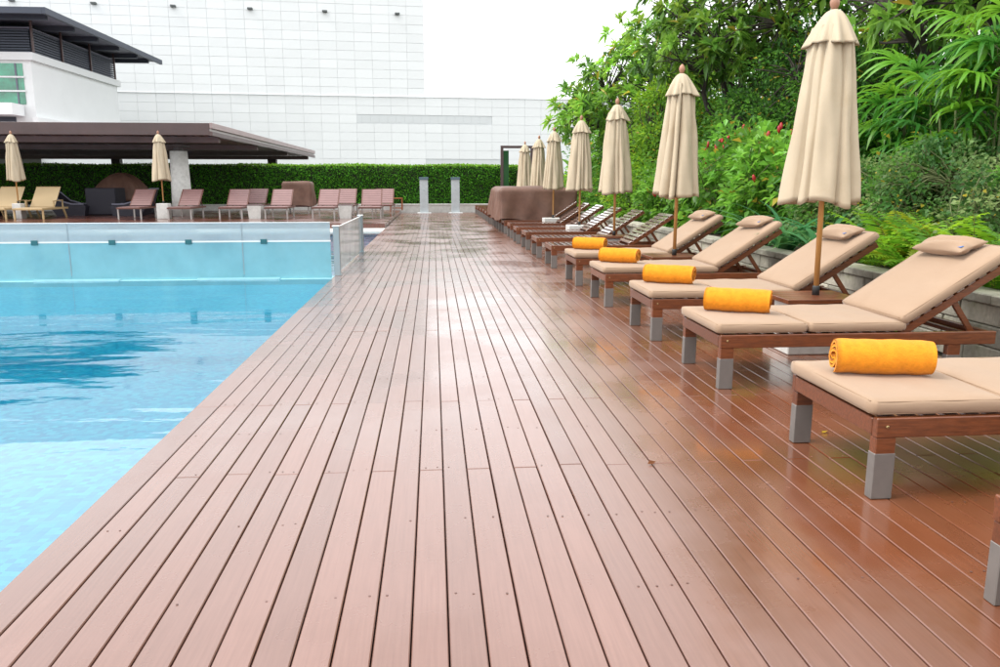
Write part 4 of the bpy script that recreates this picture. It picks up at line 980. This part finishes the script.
for k, (x, y, n_) in enumerate(((4.38, 8.55, 38), (4.36, 9.45, 38), (4.75, 9.0, 30), (4.45, 10.3, 28))):
    t = thing('strap_lily', 'dark green strap-leaved lily clump spilling over the wall, ' + ['beside the ferns', 'second from the ferns', 'standing back from the wall', 'beside the red-flowered bushes'][k], 'plant', (x, y, BZ), 0, 'strap-leaved lilies')
    for i in range(n_):
        o = bpy.data.objects.new('leaf', random.choice(lily)); C.objects.link(o); o.parent = t; a = random.uniform(0, 6.28); o.rotation_euler = (random.uniform(-.2, .2), random.uniform(-.35, .15), a); s = random.uniform(.7, 1.15); o.scale = (s, s, s); o.location = (.05*math.cos(a), .05*math.sin(a), -.01)
def fern(L_, col, seed, pairs=17):
    rg = np.random.default_rng(seed); V = []; F = []; c = []
    def pt(u): return np.array([L_*(.55*u+.30*u*u), .03*math.sin(3*u+seed), L_*(.95*u-.62*u*u)])
    for i in range(pairs):
        u = .12+.86*i/pairs; p = pt(u); d = pt(min(1, u+.02))-pt(u-.02); d /= np.linalg.norm(d); ln = L_*.19*math.sin(math.pi*min(1, .16+u*.86))**.7+.012
        for s in (-1, 1):
            q = np.array([d[0]*.45, s*.9, d[2]*.45-.12+rg.normal()*.08]); q /= np.linalg.norm(q); wv = d*ln*.13; b = len(V)
            V += [p, p+q*ln*.5+wv, p+q*ln+np.array([0, 0, -.012]), p+q*ln*.5-wv]; F.append((b, b+1, b+2, b+3)); k_ = 1+.12*rg.normal(); c += [np.array(col)*k_]*4
    for i in range(10):
        a, b_ = pt(i/10), pt((i+1)/10); b = len(V); V += [a+[0, .003, 0], a-[0, .003, 0], b_-[0, .003, 0], b_+[0, .003, 0]]; F.append((b, b+1, b+2, b+3)); c += [np.array((.12, .13, .03))]*4
    return np.array(V), np.array(F), np.clip(np.array(c), .003, .9)
fr_ = [hold('frond', fern(.85, cl_, 60+i), 'leaf') for i, cl_ in enumerate(((.15, .33, .018), (.20, .36, .018), (.10, .26, .018), (.26, .33, .02)))]
FE = [(4.35, 5.2), (4.75, 5.35), (4.4, 5.75), (4.85, 5.95), (4.4, 6.3), (4.8, 6.55), (4.38, 6.85), (4.75, 7.1), (4.38, 7.4), (4.7, 7.7), (4.9, 7.3), (5.05, 6.4), (5.0, 7.9), (4.4, 4.6)]
for k, (x, y) in enumerate(FE):
    t = thing('fern', 'bright yellow-green fern behind the stone wall, in the clump above the nearest lounger backs', 'fern', (x, y, BZ), 0, 'yellow-green ferns')
    for i in range(15):
        o = bpy.data.objects.new('frond', random.choice(fr_)); C.objects.link(o); o.parent = t; a = random.uniform(0, 6.28); o.rotation_euler = (random.uniform(-.15, .15), random.uniform(-.55, .12), a); s = random.uniform(.6, 1.15); o.scale = (s, s, s); o.location = (.04*math.cos(a), .04*math.sin(a), -.01)
def fan(n_, L_, col, seed):
    rg = np.random.default_rng(seed); V = []; F = []; c = []
    for i in range(n_):
        a = (i/(n_-1)-.5)*R(215)+rg.normal()*.05; ln = L_*(.72+.28*math.cos(a*.75))*(1+.08*rg.normal()); b = len(V); wd = .021+.006*rg.random(); dr = .30+.35*rg.random(); k_ = 1+.14*rg.normal()
        for j in range(6):
            u = j/5; r = ln*u*(1-.12*u*u); z = .10*math.sin(u*2)*ln-dr*ln*u**2.4; w_ = wd*math.sin(math.pi*(.12+.83*u))**.6 if j < 5 else .004
            ca, sa = math.cos(a), math.sin(a); V += [(r*ca-w_*sa, r*sa+w_*ca, z+w_*.25), (r*ca, r*sa, z-w_*.15), (r*ca+w_*sa, r*sa-w_*ca, z+w_*.25)]; c += [np.array(col)*k_]*3
        for j in range(5): q = b+3*j; F += [(q, q+3, q+4, q+1), (q+1, q+4, q+5, q+2)]
    return np.array(V), np.array(F), np.clip(np.array(c), .003, .9)
fans = [hold('frond', fan(9+i, .52, cl_, 80+i), 'leaf_gloss') for i, cl_ in enumerate(((.045, .18, .026), (.065, .23, .03), (.034, .145, .024), (.10, .26, .02)))]
def lady_palm(label, base, canes, spread, hmin, hmax, seed, per=7):
    rn = random.Random(seed); t = thing('lady_palm', label, 'palm', base, 0, 'lady palms in the bed')
    for k in range(canes):
        a = rn.uniform(0, 6.28); r = spread*math.sqrt(rn.random()); x, y = r*math.cos(a), r*math.sin(a); hh = rn.uniform(hmin, hmax); lx, ly = x*1.25+rn.uniform(-.1, .1), y*1.25+rn.uniform(-.1, .1)
        m = MB(); m.tube((x, y, -.05), (lx, ly, hh), .017, .013, 7); m.build('cane', 'stem', t, True)
        for i in range(per):
            z = hh-rn.uniform(0, .75)*(i > 0); th_ = i*2.4+rn.uniform(-.4, .4)+k; pl = rn.uniform(.18, .38); el = rn.uniform(.15, .9) if i > 1 else rn.uniform(.7, 1.2)
            dv = Vector((math.cos(th_)*math.cos(el), math.sin(th_)*math.cos(el), math.sin(el))); p0 = Vector((lx, ly, z)); p1 = p0+dv*pl
            o = bpy.data.objects.new('frond', rn.choice(fans)); C.objects.link(o); o.parent = t; s = rn.uniform(.8, 1.2); o.scale = (s, s, s)
            o.location = p1; o.rotation_euler = Euler((rn.uniform(-.3, .3), -el*.55+rn.uniform(-.1, .45), th_), 'XYZ')
            m = MB(); m.tube(p0, p1, .006, .004, 5); m.build('leaf_stalk', 'stem', o.parent, True)
    return t
lady_palm('tall lady palm with glossy fan leaves, behind the grey-green shrubs and ferns', (6.5, 8.6, BZ), 16, .75, 1.5, 2.55, 5)
lady_palm('tall lady palm with glossy fan leaves, beside the old frangipani limbs', (6.9, 10.4, BZ), 14, .75, 1.1, 2.2, 6)
lady_palm('short lady palm with drooping fans, beside the red-flowered bushes', (5.9, 10.6, BZ), 9, .5, .8, 1.45, 7)

# a few leaves dropped on the wet boards
for k, (x, y, c) in enumerate(((2.02, 3.80, 'fresh yellow leaf lying by the lounger leg'), (.98, 3.42, 'small dry brown leaf lying in a puddle on the boards'))):
    V, F, cc = leaf_arrays(np.array([[0, 0, .006]]), np.array([[.8, .5, .02]]), .055, .03, np.array([[.55, .42, .03] if k == 0 else [.16, .06, .02]]), droop=.0); o = quads('fallen_leaf', V, F, 'leaf', cc); o.location = (x, y, .002)
    tag(o, c, 'leaf', 'fallen leaves')
